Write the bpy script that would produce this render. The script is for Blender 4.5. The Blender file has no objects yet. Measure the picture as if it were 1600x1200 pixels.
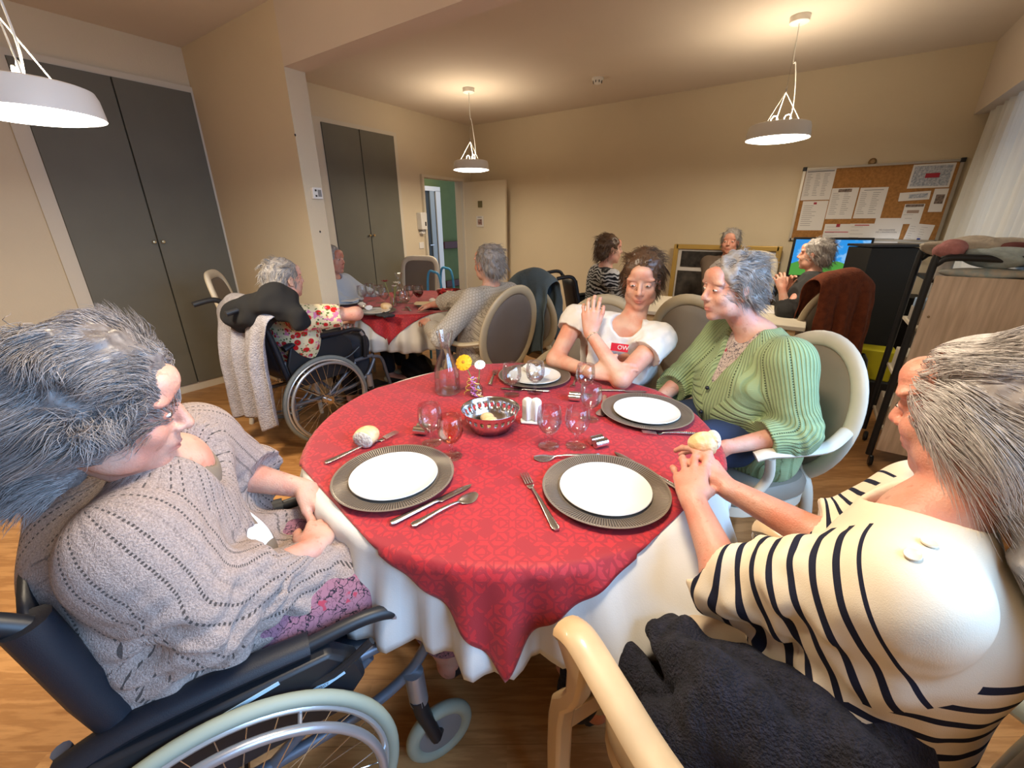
import bpy, bmesh, math, random
import numpy as np
from mathutils import Vector, Matrix
random.seed(7); np.random.seed(7)
S = bpy.context.scene
COL = S.collection
PI = math.pi

# ------------------------------------------------------------------ camera
CH = 1.398; YAW = math.radians(34.45); PITCH = math.radians(20.918); ROLL = math.radians(-.226); FPX = 658.94
def _rot():
    f = np.array([-math.sin(YAW)*math.cos(PITCH), math.cos(YAW)*math.cos(PITCH), -math.sin(PITCH)])
    r = np.array([math.cos(YAW), math.sin(YAW), 0.]); u = np.cross(r, f)
    c, s = math.cos(ROLL), math.sin(ROLL)
    return c*r+s*u, -s*r+c*u, f
CR, CU, CF = _rot()
cd = bpy.data.cameras.new('camera'); cam = bpy.data.objects.new('camera', cd); COL.objects.link(cam)
cd.sensor_width = 36; cd.lens = FPX/1600*36; cd.clip_start = .02; cd.clip_end = 60
M = Matrix(((CR[0], CU[0], -CF[0], 0), (CR[1], CU[1], -CF[1], 0), (CR[2], CU[2], -CF[2], CH), (0, 0, 0, 1)))
cam.matrix_world = M
S.camera = cam
S.view_settings.view_transform = 'Standard'; S.view_settings.look = 'None'
S.view_settings.gamma = 1; S.view_settings.use_curve_mapping = False
S.view_settings.exposure = 0.12
S.cycles.max_bounces = 10; S.cycles.transparent_max_bounces = 12; S.cycles.caustics_refractive = False; S.cycles.caustics_reflective = False
S.cycles.sample_clamp_indirect = 4

# ------------------------------------------------------------------ world
W = bpy.data.worlds.new('world'); S.world = W; W.use_nodes = True
bg = W.node_tree.nodes['Background']; bg.inputs[0].default_value = (.55, .72, 1, 1); bg.inputs[1].default_value = 1.0

def area(name, loc, size, power, color, direction, size_y=None, disk=False, spread=None):
    l = bpy.data.lights.new(name, 'AREA'); l.energy = power; l.color = color
    l.shape = 'DISK' if disk else 'RECTANGLE'; l.size = size; l.size_y = size_y or size
    if spread: l.spread = math.radians(spread)
    o = bpy.data.objects.new(name, l); COL.objects.link(o); o.location = loc
    o.rotation_euler = Vector(direction).to_track_quat('-Z', 'Y').to_euler()
    return o
# daylight through the right wall's two windows (the near one is beside the photographer)
area('window_daylight_near', (1.25, .75, 1.55), 2.2, 60, (.34, .60, 1.0), (-1, -.05, -.75), 1.2, spread=112)
area('window_daylight_far', (1.30, 3.9, 1.6), 1.5, 10, (.45, .68, 1.0), (-1, 0, -.1), 1.2)

# ------------------------------------------------------------------ room dimensions
XW = -4.36      # left wall
YB = 5.31       # back wall
XR = 1.02       # right wall
YF = -1.6       # wall behind the photographer
ZC = 2.674      # ceiling
SOF = 2.33      # beam soffit

def ray(px, py): return CR*(px-800)/FPX + CU*(600-py)/FPX + CF
def PZ(px, py, z):
    v = ray(px, py); t = (z-CH)/v[2]; return Vector((v[0]*t, v[1]*t, z))
def PD(px, py, d):
    v = ray(px, py)*d; return Vector((v[0], v[1], v[2]+CH))
def PX(px, py, x):
    v = ray(px, py); t = x/v[0]; return Vector((x, v[1]*t, CH+v[2]*t))
def PY(px, py, y):
    v = ray(px, py); t = y/v[1]; return Vector((v[0]*t, y, CH+v[2]*t))
def V(*a): return Vector(a)

# ------------------------------------------------------------------ materials
MATS = {}
def nodes(m):
    m.use_nodes = True; nt = m.node_tree; return nt, nt.nodes, nt.links, nt.nodes['Principled BSDF']
def N(nt, t, **kw):
    n = nt.nodes.new(t)
    for k, v in kw.items():
        if k.startswith('i_'):
            key = k[2:].replace('_', ' ')
            n.inputs[int(key) if key.isdigit() else key].default_value = v
        else: setattr(n, k, v)
    return n
def c4(c): return (c[0], c[1], c[2], 1)
def mat(name, col, rough=.5, metal=0, var=0, vscale=8, bump=0, bscale=200, spec=None, sheen=0, coat=0, trans=0, ior=1.45, sss=0, vcol=None, stretch=None, coords='Object'):
    if name in MATS: return MATS[name]
    m = bpy.data.materials.new(name); nt, ns, ln, b = nodes(m); MATS[name] = m
    b.inputs['Base Color'].default_value = c4(col); b.inputs['Roughness'].default_value = rough; b.inputs['Metallic'].default_value = metal
    if spec is not None: b.inputs['Specular IOR Level'].default_value = spec
    if sheen: b.inputs['Sheen Weight'].default_value = sheen; b.inputs['Sheen Roughness'].default_value = .5
    if coat: b.inputs['Coat Weight'].default_value = coat
    if trans: b.inputs['Transmission Weight'].default_value = trans
    b.inputs['IOR'].default_value = ior
    if sss:
        b.inputs['Subsurface Weight'].default_value = sss; b.inputs['Subsurface Radius'].default_value = (1, .35, .2); b.inputs['Subsurface Scale'].default_value = .006
    tc = N(nt, 'ShaderNodeTexCoord'); src = tc.outputs[coords]
    if stretch:
        mp = N(nt, 'ShaderNodeMapping'); mp.inputs['Scale'].default_value = stretch; ln.new(src, mp.inputs[0]); src = mp.outputs[0]
    if var or vcol:
        no = N(nt, 'ShaderNodeTexNoise', i_Scale=vscale, i_Detail=6); ln.new(src, no.inputs['Vector'])
        rp = N(nt, 'ShaderNodeValToRGB'); rp.color_ramp.elements[0].position = .3; rp.color_ramp.elements[1].position = .7
        c2 = vcol or tuple(min(1, c*(1+var)) for c in col); c1 = col if vcol else tuple(c*(1-var) for c in col)
        rp.color_ramp.elements[0].color = c4(c1); rp.color_ramp.elements[1].color = c4(c2)
        ln.new(no.outputs[0], rp.inputs[0]); ln.new(rp.outputs[0], b.inputs['Base Color'])
    if bump:
        n2 = N(nt, 'ShaderNodeTexNoise', i_Scale=bscale, i_Detail=3); ln.new(src, n2.inputs['Vector'])
        bp = N(nt, 'ShaderNodeBump', i_Strength=bump, i_Distance=.01); ln.new(n2.outputs[0], bp.inputs['Height']); ln.new(bp.outputs[0], b.inputs['Normal'])
    return m
def emis(name, col, s):
    m = bpy.data.materials.new(name); nt, ns, ln, b = nodes(m)
    b.inputs['Base Color'].default_value = c4(col); b.inputs['Emission Color'].default_value = c4(col); b.inputs['Emission Strength'].default_value = s
    return m

class G:      # tiny node-graph helper: values are sockets or floats
    def __init__(s, nt): s.nt = nt
    def put(s, inp, v):
        if isinstance(v, (int, float)): inp.default_value = v
        elif isinstance(v, tuple): inp.default_value = v
        else: s.nt.links.new(v, inp)
    def m(s, op, a, b=0, c=0):
        n = s.nt.nodes.new('ShaderNodeMath'); n.operation = op
        s.put(n.inputs[0], a); s.put(n.inputs[1], b)
        if op in ('MULTIPLY_ADD', 'COMPARE', 'SMOOTH_MIN', 'WRAP'): s.put(n.inputs[2], c)
        return n.outputs[0]
    def mix(s, f, a, b):
        n = s.nt.nodes.new('ShaderNodeMix'); n.data_type = 'RGBA'; s.put(n.inputs[0], f); s.put(n.inputs[6], a); s.put(n.inputs[7], b); return n.outputs[2]
    def noise(s, vec, sc, det=3, rough=.5):
        n = s.nt.nodes.new('ShaderNodeTexNoise'); n.inputs['Scale'].default_value = sc; n.inputs['Detail'].default_value = det; n.inputs['Roughness'].default_value = rough
        if vec is not None: s.nt.links.new(vec, n.inputs['Vector'])
        return n.outputs[0]
    def tri(s, a, period):           # 0..1..0 triangle
        return s.m('MULTIPLY', s.m('PINGPONG', a, period/2), 2/period)
    def step(s, a, edge, soft):      # smooth 0->1 around edge
        n = s.nt.nodes.new('ShaderNodeMapRange'); n.interpolation_type = 'SMOOTHSTEP'; s.put(n.inputs[0], a)
        n.inputs[1].default_value = edge-soft; n.inputs[2].default_value = edge+soft; return n.outputs[0]
    def bump(s, h, b, strength=.5, dist=.01):
        n = s.nt.nodes.new('ShaderNodeBump'); n.inputs['Strength'].default_value = strength; n.inputs['Distance'].default_value = dist
        s.nt.links.new(h, n.inputs['Height']); s.nt.links.new(n.outputs[0], b.inputs['Normal']); return n.outputs[0]
    def xyz(s, vec):
        n = s.nt.nodes.new('ShaderNodeSeparateXYZ'); s.nt.links.new(vec, n.inputs[0]); return n.outputs
    def co(s, which='Object'):
        n = s.nt.nodes.new('ShaderNodeTexCoord'); return n.outputs[which]

# ------------------------------------------------------------------ mesh building
class MB:
    def __init__(s): s.v = []; s.f = []; s.uv = None
    def add(s, vs, fs):
        o = len(s.v); s.v += [tuple(p) for p in vs]; s.f += [tuple(i+o for i in f) for f in fs]; return s
    def box(s, c, d, R=None):
        x, y, z = d[0]/2, d[1]/2, d[2]/2
        vs = [Vector(p) for p in ((-x,-y,-z),(x,-y,-z),(x,y,-z),(-x,y,-z),(-x,-y,z),(x,-y,z),(x,y,z),(-x,y,z))]
        if R is not None: vs = [R @ p for p in vs]
        c = Vector(c)
        return s.add([p+c for p in vs], [(0,3,2,1),(4,5,6,7),(0,1,5,4),(1,2,6,5),(2,3,7,6),(3,0,4,7)])
    def lathe(s, prof, c=(0,0,0), seg=32, cap=True, sx=1, sy=1):
        c = Vector(c); vs = []; fs = []; n = len(prof)
        for r, z in prof:
            for i in range(seg):
                a = 2*PI*i/seg; vs.append((c[0]+r*sx*math.cos(a), c[1]+r*sy*math.sin(a), c[2]+z))
        for j in range(n-1):
            for i in range(seg):
                k = (i+1) % seg; fs.append((j*seg+i, j*seg+k, (j+1)*seg+k, (j+1)*seg+i))
        if cap:
            if prof[0][0] > 1e-6: fs.append(tuple(range(seg))[::-1])
            if prof[-1][0] > 1e-6: fs.append(tuple((n-1)*seg+i for i in range(seg)))
        return s.add(vs, fs)
    def tube(s, pts, r, seg=10, cap=True, closed=False, flat=1, up=None):
        pts = [Vector(p) for p in pts]; n = len(pts)
        rs = r if isinstance(r, (list, tuple)) else [r]*n
        T = []
        for i in range(n):
            a = pts[(i-1) % n] if (closed or i > 0) else pts[i]; b = pts[(i+1) % n] if (closed or i < n-1) else pts[i]
            t = (b-a); T.append(t.normalized() if t.length > 1e-9 else Vector((0,0,1)))
        if up is None:
            up = Vector((0,0,1)) if abs(T[0].z) < .9 else Vector((1,0,0))
        else: up = Vector(up)
        nrm = (up - T[0]*up.dot(T[0])).normalized(); vs = []; fs = []
        for i in range(n):
            nrm = (nrm - T[i]*nrm.dot(T[i]))
            nrm = nrm.normalized() if nrm.length > 1e-6 else T[i].orthogonal().normalized()
            bi = T[i].cross(nrm)
            for k in range(seg):
                a = 2*PI*k/seg; vs.append(pts[i] + nrm*math.cos(a)*rs[i]*flat + bi*math.sin(a)*rs[i])
        for i in range(n if closed else n-1):
            j = (i+1) % n
            for k in range(seg):
                l = (k+1) % seg; fs.append((i*seg+k, i*seg+l, j*seg+l, j*seg+k))
        if cap and not closed: fs.append(tuple(range(seg))[::-1]); fs.append(tuple((n-1)*seg+k for k in range(seg)))
        return s.add(vs, fs)
    def ell(s, c, r, R=None, u=20, v=12):
        c = Vector(c); r = (r, r, r) if isinstance(r, (int, float)) else r
        vs = []; fs = []
        for j in range(v+1):
            ph = PI*j/v
            for i in range(u):
                a = 2*PI*i/u; p = Vector((r[0]*math.sin(ph)*math.cos(a), r[1]*math.sin(ph)*math.sin(a), r[2]*math.cos(ph)))
                if R is not None: p = R @ p
                vs.append(p+c)
        for j in range(v):
            for i in range(u):
                k = (i+1) % u
                if j == 0: fs.append((j*u, (j+1)*u+i, (j+1)*u+k)) if False else fs.append((j*u+i, (j+1)*u+i, (j+1)*u+k, j*u+k))
                else: fs.append((j*u+i, (j+1)*u+i, (j+1)*u+k, j*u+k))
        return s.add(vs, fs)
    def prism(s, poly, a, b, axes='xy', O=(0,0,0)):     # extrude 2D polygon between a and b on the third axis
        O = Vector(O); n = len(poly); vs = []
        for h in (a, b):
            for p in poly:
                q = {'xy': (p[0], p[1], h), 'xz': (p[0], h, p[1]), 'yz': (h, p[0], p[1])}[axes]
                vs.append(Vector(q)+O)
        fs = [tuple(range(n))[::-1], tuple(range(n, 2*n))] + [(i, (i+1) % n, n+(i+1) % n, n+i) for i in range(n)]
        return s.add(vs, fs)
    def grid(s, P, wrap=False):          # P[i][j] points
        n = len(P); m = len(P[0]); vs = [p for row in P for p in row]; fs = []
        for i in range(n-1):
            for j in range(m if wrap else m-1):
                k = (j+1) % m; fs.append((i*m+j, i*m+k, (i+1)*m+k, (i+1)*m+j))
        return s.add(vs, fs)
    def xform(s, Mx):
        s.v = [tuple(Mx @ Vector(p)) for p in s.v]; return s
    def build(s, name, m, parent=None, smooth=True, bevel=0, angle=40, solid=0, sub=0, uv=None):
        me = bpy.data.meshes.new(name); me.from_pydata(s.v, [], s.f); me.validate()
        bm = bmesh.new(); bm.from_mesh(me); bmesh.ops.remove_doubles(bm, verts=bm.verts, dist=1e-6)
        bmesh.ops.recalc_face_normals(bm, faces=bm.faces); bm.to_mesh(me); bm.free()
        if smooth:
            me.polygons.foreach_set('use_smooth', [True]*len(me.polygons))
            try: me.set_sharp_from_angle(angle=math.radians(angle))
            except Exception: pass
        if m: me.materials.append(m)
        o = bpy.data.objects.new(name, me); COL.objects.link(o)
        if bevel:
            b = o.modifiers.new('bevel', 'BEVEL'); b.width = bevel; b.segments = 2; b.limit_method = 'ANGLE'
        if solid:
            d = o.modifiers.new('solid', 'SOLIDIFY'); d.thickness = solid; d.offset = 0
        if sub:
            d = o.modifiers.new('sub', 'SUBSURF'); d.levels = sub; d.render_levels = sub
        if parent: o.parent = parent
        return o
def tag(o, label=None, cat=None, group=None, kind=None):
    if label: o['label'] = label
    if cat: o['category'] = cat
    if group: o['group'] = group
    if kind: o['kind'] = kind
    return o
def empty(name, loc=(0,0,0), rz=0, label=None, cat=None, group=None):
    o = bpy.data.objects.new(name, None); COL.objects.link(o); o.location = loc; o.rotation_euler = (0, 0, rz); o.empty_display_size = .1
    return tag(o, label, cat, group)
def struct(o): o['kind'] = 'structure'; return o
def copy_tree(o, loc, rz, label, group=None, par=None, scale=None):
    kids = [c for c in bpy.data.objects if c.parent == o]
    c = o.copy(); COL.objects.link(c)
    if par is None:
        c.location = loc; c.rotation_euler = (0, 0, rz); c['label'] = label
        if group: c['group'] = group
        if scale: c.scale = scale
    else: c.parent = par
    for k in kids: copy_tree(k, None, None, None, par=c)
    return c
def smooth_path(pts, n=8):
    pts = [Vector(p) for p in pts]; out = []
    for i in range(len(pts)-1):
        p0 = pts[max(i-1, 0)]; p1 = pts[i]; p2 = pts[i+1]; p3 = pts[min(i+2, len(pts)-1)]
        for k in range(n):
            t = k/n; out.append(.5*((2*p1)+(p2-p0)*t+(2*p0-5*p1+4*p2-p3)*t*t+(3*p1-p0-3*p2+p3)*t**3))
    out.append(pts[-1]); return out
def text(name, s, size, m, parent, loc, rot, ext=.0004, align='CENTER', shear=0):
    cu = bpy.data.curves.new(name, 'FONT'); cu.body = s; cu.size = size; cu.extrude = ext; cu.align_x = align; cu.align_y = 'CENTER'; cu.shear = shear
    o = bpy.data.objects.new(name+'_tmp', cu); COL.objects.link(o)
    dg = bpy.context.evaluated_depsgraph_get(); me = bpy.data.meshes.new_from_object(o.evaluated_get(dg)); bpy.data.objects.remove(o)
    me.materials.clear(); me.materials.append(m)
    t = bpy.data.objects.new(name, me); COL.objects.link(t); t.location = loc; t.rotation_euler = rot
    if parent: t.parent = parent
    return t
# ------------------------------------------------------------------ room materials
WALL = mat('wall_paint', (.68, .585, .42), .85, var=.03, vscale=1.5, bump=.12, bscale=90)
CEIL = mat('ceiling_paint', (.68, .60, .51), .9, var=.02, vscale=2)
GREYDOOR = mat('grey_green_laminate', (.145, .14, .108), .60, var=.06, vscale=3, bump=.03, bscale=300)
TRIM = mat('cream_trim', (.66, .60, .48), .6)
WHITE = mat('white_plastic', (.80, .79, .75), .4)
GREENW = mat('green_wall', (.11, .145, .05), .8, var=.05)
CHROME = mat('chrome', (.75, .75, .76), .12, 1)
STEEL = mat('brushed_steel', (.62, .61, .60), .25, 1, bump=.05, bscale=400)
BRASS = mat('brass_knob', (.75, .62, .38), .25, 1)
BLACKP = mat('black_plastic', (.012, .013, .016), .45)
BLACKR = mat('black_vinyl', (.010, .012, .018), .5, bump=.1, bscale=500)
BEECH = mat('beech_wood', (.62, .42, .22), .38, var=.12, vscale=5, stretch=(2, 2, .5), coat=.15)
CREAMWOOD = mat('cream_painted_wood', (.46, .38, .25), .42, var=.05, vscale=4)
LIGHTWOOD = mat('whitewashed_wood', (.62, .56, .45), .45, var=.05)
TAUPE = mat('taupe_vinyl', (.23, .19, .145), .5, var=.04, vscale=6, bump=.06, bscale=400)
DARKTAUPE = mat('grey_brown_vinyl', (.16, .135, .12), .5, var=.04, vscale=6)
PAPER = mat('white_paper', (.72, .70, .68), .8)
INK = mat('grey_ink', (.22, .22, .24), .8)
REDINK = mat('red_ink', (.45, .05, .07), .8)
BLACK = mat('black_paint', (.01, .01, .01), .6)

def floor_mat():
    m = bpy.data.materials.new('wood_floor'); nt, ns, ln, b = nodes(m); g = G(nt)
    co = g.co(); x, y, z = g.xyz(co)
    # boards run along x+y diagonal: rotate coordinates
    a = math.radians(35)
    u = g.m('ADD', g.m('MULTIPLY', x, math.cos(a)), g.m('MULTIPLY', y, math.sin(a)))
    v = g.m('SUBTRACT', g.m('MULTIPLY', y, math.cos(a)), g.m('MULTIPLY', x, math.sin(a)))
    row = g.m('FLOOR', g.m('DIVIDE', v, .19))
    us = g.m('ADD', u, g.m('MULTIPLY', row, .437)); brd = g.m('FLOOR', g.m('DIVIDE', us, 1.3))
    cb = N(nt, 'ShaderNodeCombineXYZ'); g.put(cb.inputs[0], g.m('MULTIPLY', u, .9)); g.put(cb.inputs[1], g.m('MULTIPLY', v, 7)); g.put(cb.inputs[2], g.m('ADD', g.m('MULTIPLY', row, 3.1), g.m('MULTIPLY', brd, 1.7)))
    n1 = g.noise(cb.outputs[0], 2.2, 6, .6)
    wn = N(nt, 'ShaderNodeTexWhiteNoise', noise_dimensions='2D'); c2 = N(nt, 'ShaderNodeCombineXYZ'); g.put(c2.inputs[0], row); g.put(c2.inputs[1], brd); ln.new(c2.outputs[0], wn.inputs[0])
    ring = g.m('SINE', g.m('MULTIPLY', n1, 34))
    f = g.m('ADD', g.m('MULTIPLY', n1, .6), g.m('MULTIPLY', ring, .10)); f = g.m('ADD', f, g.m('MULTIPLY', wn.outputs[0], .12))
    rp = N(nt, 'ShaderNodeValToRGB'); e = rp.color_ramp.elements; e[0].position = .15; e[0].color = (.30, .135, .042, 1); e[1].position = .62; e[1].color = (.56, .30, .115, 1)
    ln.new(f, rp.inputs[0])
    gap = g.m('LESS_THAN', g.m('FRACT', g.m('DIVIDE', v, .19)), .012)
    ln.new(g.mix(g.m('MULTIPLY', gap, .5), rp.outputs[0], (.18, .08, .03, 1)), b.inputs['Base Color'])
    b.inputs['Roughness'].default_value = .38; b.inputs['Specular IOR Level'].default_value = .4
    return m
FLOOR = floor_mat()

def damask():
    m = bpy.data.materials.new('red_damask'); nt, ns, ln, b = nodes(m); g = G(nt)
    uv = g.co('UV'); x, y, z = g.xyz(uv)
    def sq(px, py, s, r):        # rotated-square lattice ring
        a = g.m('ABSOLUTE', g.m('SUBTRACT', g.m('PINGPONG', px, s/2), s/4)); c = g.m('ABSOLUTE', g.m('SUBTRACT', g.m('PINGPONG', py, s/2), s/4))
        d = g.m('MAXIMUM', a, c); return g.m('MULTIPLY', g.step(d, r, .0008), g.m('SUBTRACT', 1, g.step(d, r+.006, .0008)))
    p = g.m('ADD', x, y); q = g.m('SUBTRACT', x, y)
    n = g.noise(uv, 9, 2); w = g.m('MULTIPLY', n, .03)
    f = g.m('ADD', sq(g.m('ADD', x, w), y, .085, .010), sq(p, g.m('ADD', q, w), .12, .015)); f = g.m('MINIMUM', f, 1)
    vo = N(nt, 'ShaderNodeTexVoronoi', i_Scale=21, distance='CHEBYCHEV'); ln.new(uv, vo.inputs['Vector'])
    f = g.m('MINIMUM', g.m('ADD', f, g.m('LESS_THAN', vo.outputs['Distance'], .33)), 1)
    n2 = g.noise(uv, 5, 3)
    base = g.mix(g.m('MULTIPLY', f, .8), (.42, .010, .016, 1), (.25, .007, .014, 1))
    ln.new(base, b.inputs['Base Color'])
    ro = g.m('ADD', .62, g.m('MULTIPLY', f, .08)); ln.new(ro, b.inputs['Roughness'])
    b.inputs['Sheen Weight'].default_value = .12
    h = g.m('ADD', g.m('MULTIPLY', f, .3), g.m('MULTIPLY', g.noise(uv, 500, 1), .5)); g.bump(h, b, .25, .002)
    return m
DAMASK = damask()
WHITECLOTH = mat('white_tablecloth', (.62, .60, .56), .8, var=.03, vscale=5, bump=.05, bscale=300)

def thin_glass(name, tint=(.97, .985, .98), refl=1.0):
    m = bpy.data.materials.new(name); nt, ns, ln, b = nodes(m); ns.remove(b); g = G(nt)
    tr = N(nt, 'ShaderNodeBsdfTransparent'); tr.inputs[0].default_value = c4(tint); gl = N(nt, 'ShaderNodeBsdfGlossy', i_Roughness=.03); lw = N(nt, 'ShaderNodeLayerWeight', i_Blend=.35)
    mx = N(nt, 'ShaderNodeMixShader'); g.put(mx.inputs[0], g.m('MULTIPLY_ADD', lw.outputs['Fresnel'], .55*refl, .03*refl)); ln.new(tr.outputs[0], mx.inputs[1]); ln.new(gl.outputs[0], mx.inputs[2]); ln.new(mx.outputs[0], ns['Material Output'].inputs[0]); return m
def glass(name, tint=(1, 1, 1), rough=0.0, ior=1.45):
    m = bpy.data.materials.new(name); nt, ns, ln, b = nodes(m)
    b.inputs['Base Color'].default_value = c4(tint); b.inputs['Transmission Weight'].default_value = 1; b.inputs['Roughness'].default_value = rough; b.inputs['IOR'].default_value = ior
    return m
GLASS = thin_glass('clear_glass', (.985, .99, .99), .8); WATER = thin_glass('water', (.96, .975, .985), .8); ROSE = thin_glass('rose_wine', (.93, .50, .30)); REDWINE = thin_glass('red_wine', (.30, .02, .02))

# ------------------------------------------------------------------ setting
def quad(name, pts, m): return struct(MB().add(pts, [(0, 1, 2, 3)]).build(name, m, smooth=False))
struct(MB().box(((XW+XR)/2, (YB+YF)/2, -.05), (XR-XW+.4, YB-YF+.4, .1)).build('floor', FLOOR, smooth=False))
struct(MB().box(((XW+XR)/2, (YB+YF)/2, ZC+.05), (XR-XW+.4, YB-YF+.4, .1)).build('ceiling', CEIL, smooth=False))
struct(MB().box(((XW+XR)/2, YB+.06, ZC/2), (XR-XW+.4, .12, ZC)).build('wall_back', WALL, smooth=False))
struct(MB().box(((XW+XR)/2, YF-.06, ZC/2), (XR-XW+.4, .12, ZC)).build('wall_front', WALL, smooth=False))
# left wall with the door opening y 4.30..5.09, z 0..1.96
DY0, DY1, DZ = 4.315, 5.085, 1.955
lw = MB(); lw.box((XW-.06, (YF+DY0)/2, ZC/2), (.12, DY0-YF, ZC)); lw.box((XW-.06, (DY0+DY1)/2, (DZ+ZC)/2), (.12, DY1-DY0, ZC-DZ)); lw.box((XW-.06, (DY1+YB)/2, ZC/2), (.12, YB-DY1, ZC))
struct(lw.build('wall_left', WALL, smooth=False))
# right wall with two windows
rw = MB(); WN = [(-.5, 2.0), (3.1, 4.7)]; ys = [YF, -.5, 2.0, 3.1, 4.7, YB]
for a, b_ in ((YF, -.5), (2.0, 3.1), (4.7, YB)): rw.box((XR+.06, (a+b_)/2, ZC/2), (.12, b_-a, ZC))
for a, b_ in WN: rw.box((XR+.06, (a+b_)/2, .42), (.12, b_-a, .84)); rw.box((XR+.06, (a+b_)/2, (2.3+ZC)/2), (.12, b_-a, ZC-2.3))
struct(rw.build('wall_right', WALL, smooth=False))
for i, (a, b_) in enumerate(WN):
    w = MB(); c = (a+b_)/2
    for y in (a+.03, c, b_-.03): w.box((XR+.06, y, 1.57), (.06, .06, 1.46))
    for z in (.87, 2.27): w.box((XR+.06, c, z), (.06, b_-a, .06))
    fr = struct(w.build('window_%d' % (i+1), WHITE, smooth=False))
    pn = MB().box((XR+.06, c, 1.57), (.006, b_-a-.1, 1.4)).build('window_pane', GLASS, fr, smooth=False)
# corridor behind the door
cr = MB(); cr.box((XW-1.16, 5.0, 1.2), (.1, 5.5, 2.5))
struct(cr.build('wall_corridor', GREENW, smooth=False))
struct(MB().box((XW-.65, 5.0, -.05), (1.0, 5.5, .1)).build('floor_corridor', FLOOR, smooth=False))
struct(MB().box((XW-.65, 5.0, 2.5), (1.0, 5.5, .1)).build('ceiling_corridor', CEIL, smooth=False))
RAIL = mat('dark_handrail', (.07, .015, .01), .4)
area('corridor_lamp', (XW-.6, 5.2, 2.38), .8, 6, (1, .85, .68), (0, 0, -1))
# beam and wall stub
SX, SY0, SY1 = -3.01, 1.842, 1.985
struct(MB().box(((SX+XR)/2, (SY0+SY1)/2, (SOF+ZC)/2), (XR-SX, SY1-SY0, ZC-SOF)).build('trim_beam', CEIL, smooth=False))
struct(MB().box(((SX+XW)/2, (SY0+SY1)/2, ZC/2), (SX-XW, SY1-SY0, ZC)).build('wall_stub', WALL, smooth=False))
# baseboards
BASEB = mat('brown_baseboard', (.20, .09, .035), .5)
struct(MB().box(((XW+XR)/2, YB-.006, .04), (XR-XW, .012, .08)).build('baseboard_back', BASEB, smooth=False))
bl = MB(); bl.box((XW+.006, 1.3, .035), (.012, 1.0, .07)); bl.box((XW+.006, 3.1, .035), (.012, 2.4, .07)); bl.box((XW+.006, -.4, .035), (.012, 2.3, .07))
struct(bl.build('baseboard_left', TRIM, smooth=False))
struct(MB().box((XR-.006, 1.9, .04), (.012, 6.8, .08)).build('baseboard_right', BASEB, smooth=False))
# pelmet over the curtain
struct(MB().box(((.835+XR)/2, (2.6+YB)/2, (2.19+ZC)/2), (XR-.835, YB-2.6, ZC-2.19)).build('trim_pelmet', CEIL, smooth=False))
def _curtain():
    P = []
    for j in range(9):
        z = 2.25-(2.25-.12)*j/8; row = []
        for i in range(260):
            y = 2.7+2.5*i/259; a = .022+.006*math.sin(j*.6)
            row.append((.93+a*math.sin(y*46+.8*math.sin(y*7))+.008*math.sin(y*111+j*.3)-.02*j/8, y, z))
        P.append(row)
    m = mat('sheer_curtain', (.74, .74, .70), .9, trans=.0)
    nt, ns, ln, b = nodes(m); b.inputs['Alpha'].default_value = .88; b.inputs['Subsurface Weight'].default_value = 0
    o = MB().grid(P).build('curtain', m); tag(o, 'long white sheer curtain in folds hanging under the ceiling box at the right', 'curtain')
_curtain()
tag(MB().tube([(.93, 2.68, 2.265), (.93, 5.25, 2.265)], .012).build('curtain_rail', WHITE), 'white curtain rail under the ceiling box', 'curtain rail')

# ------------------------------------------------------------------ built-in cupboards
def cupboard(y0, ym, y1, ztop, z0, label):
    t = empty('cupboard', (XW, (y0+y1)/2, 0), 0, label, 'cupboard', 'tall grey-green wall cupboards'); c = (y0+y1)/2
    fr = MB(); w = .05; wl = .085
    fr.box((.012, y0-wl/2-c, ztop/2+.02), (.024, wl, ztop+.04)); fr.box((.012, y1+w/2-c, ztop/2+.02), (.024, w, ztop+.04)); fr.box((.012, 0, ztop+.02), (.024, y1-y0, .04)); fr.box((.010, 0, z0/2), (.020, y1-y0, z0))
    fr.build('frame', TRIM, t, smooth=False)
    for s, (a, b_) in ((-1, (y0, ym-.003)), (1, (ym+.003, y1))):
        d = MB().box((.018, (a+b_)/2-c, (z0+ztop)/2), (.034, b_-a-.004, ztop-z0-.004)).build('door', GREYDOOR, t, smooth=False, bevel=.002)
        ky = (b_-.026 if s < 0 else a+.026)-c
        k = MB().lathe([(.005, 0), (.005, .014), (.012, .018), (.014, .024), (.010, .030), (0, .031)], seg=16)
        k.xform(Matrix.Translation((.035, ky, 1.267)) @ Matrix.Rotation(PI/2, 4, 'Y')); k.build('knob', BRASS, d)
    return t
cupboard(.833, 1.331, 1.825, 2.372, .07, 'near tall grey-green double-door cupboard at far left, below the large low lamp')
cupboard(2.946, 3.397, 3.879, 2.352, .07, 'farther tall grey-green double-door cupboard between the wall corner and the open door')

# ------------------------------------------------------------------ door leaf, frame
df = MB(); df.box((XW+.015, DY0-.012, DZ/2), (.05, .035, DZ)); df.box((XW+.015, DY1+.012, DZ/2), (.05, .035, DZ)); df.box((XW+.015, (DY0+DY1)/2, DZ+.012), (.05, DY1-DY0+.06, .035))
struct(df.build('trim_door_frame', TRIM, smooth=False, bevel=.003))
dl = struct(MB().box((0, 0, 0), (.72, .04, 1.93)).build('door_1', mat('door_paint', (.70, .62, .47), .55), smooth=False, bevel=.003))
dl.location = (-4.335+.36, 5.13, .975); dl.rotation_euler = (0, 0, math.radians(3))
hd = MB(); hd.tube([(.32, -.02, -.02), (.32, -.07, -.02), (.22, -.07, -.02)], .009); hd.box((.32, -.024, -.04), (.03, .008, .16)); hd.build('door_handle', BLACKP, dl)
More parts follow.
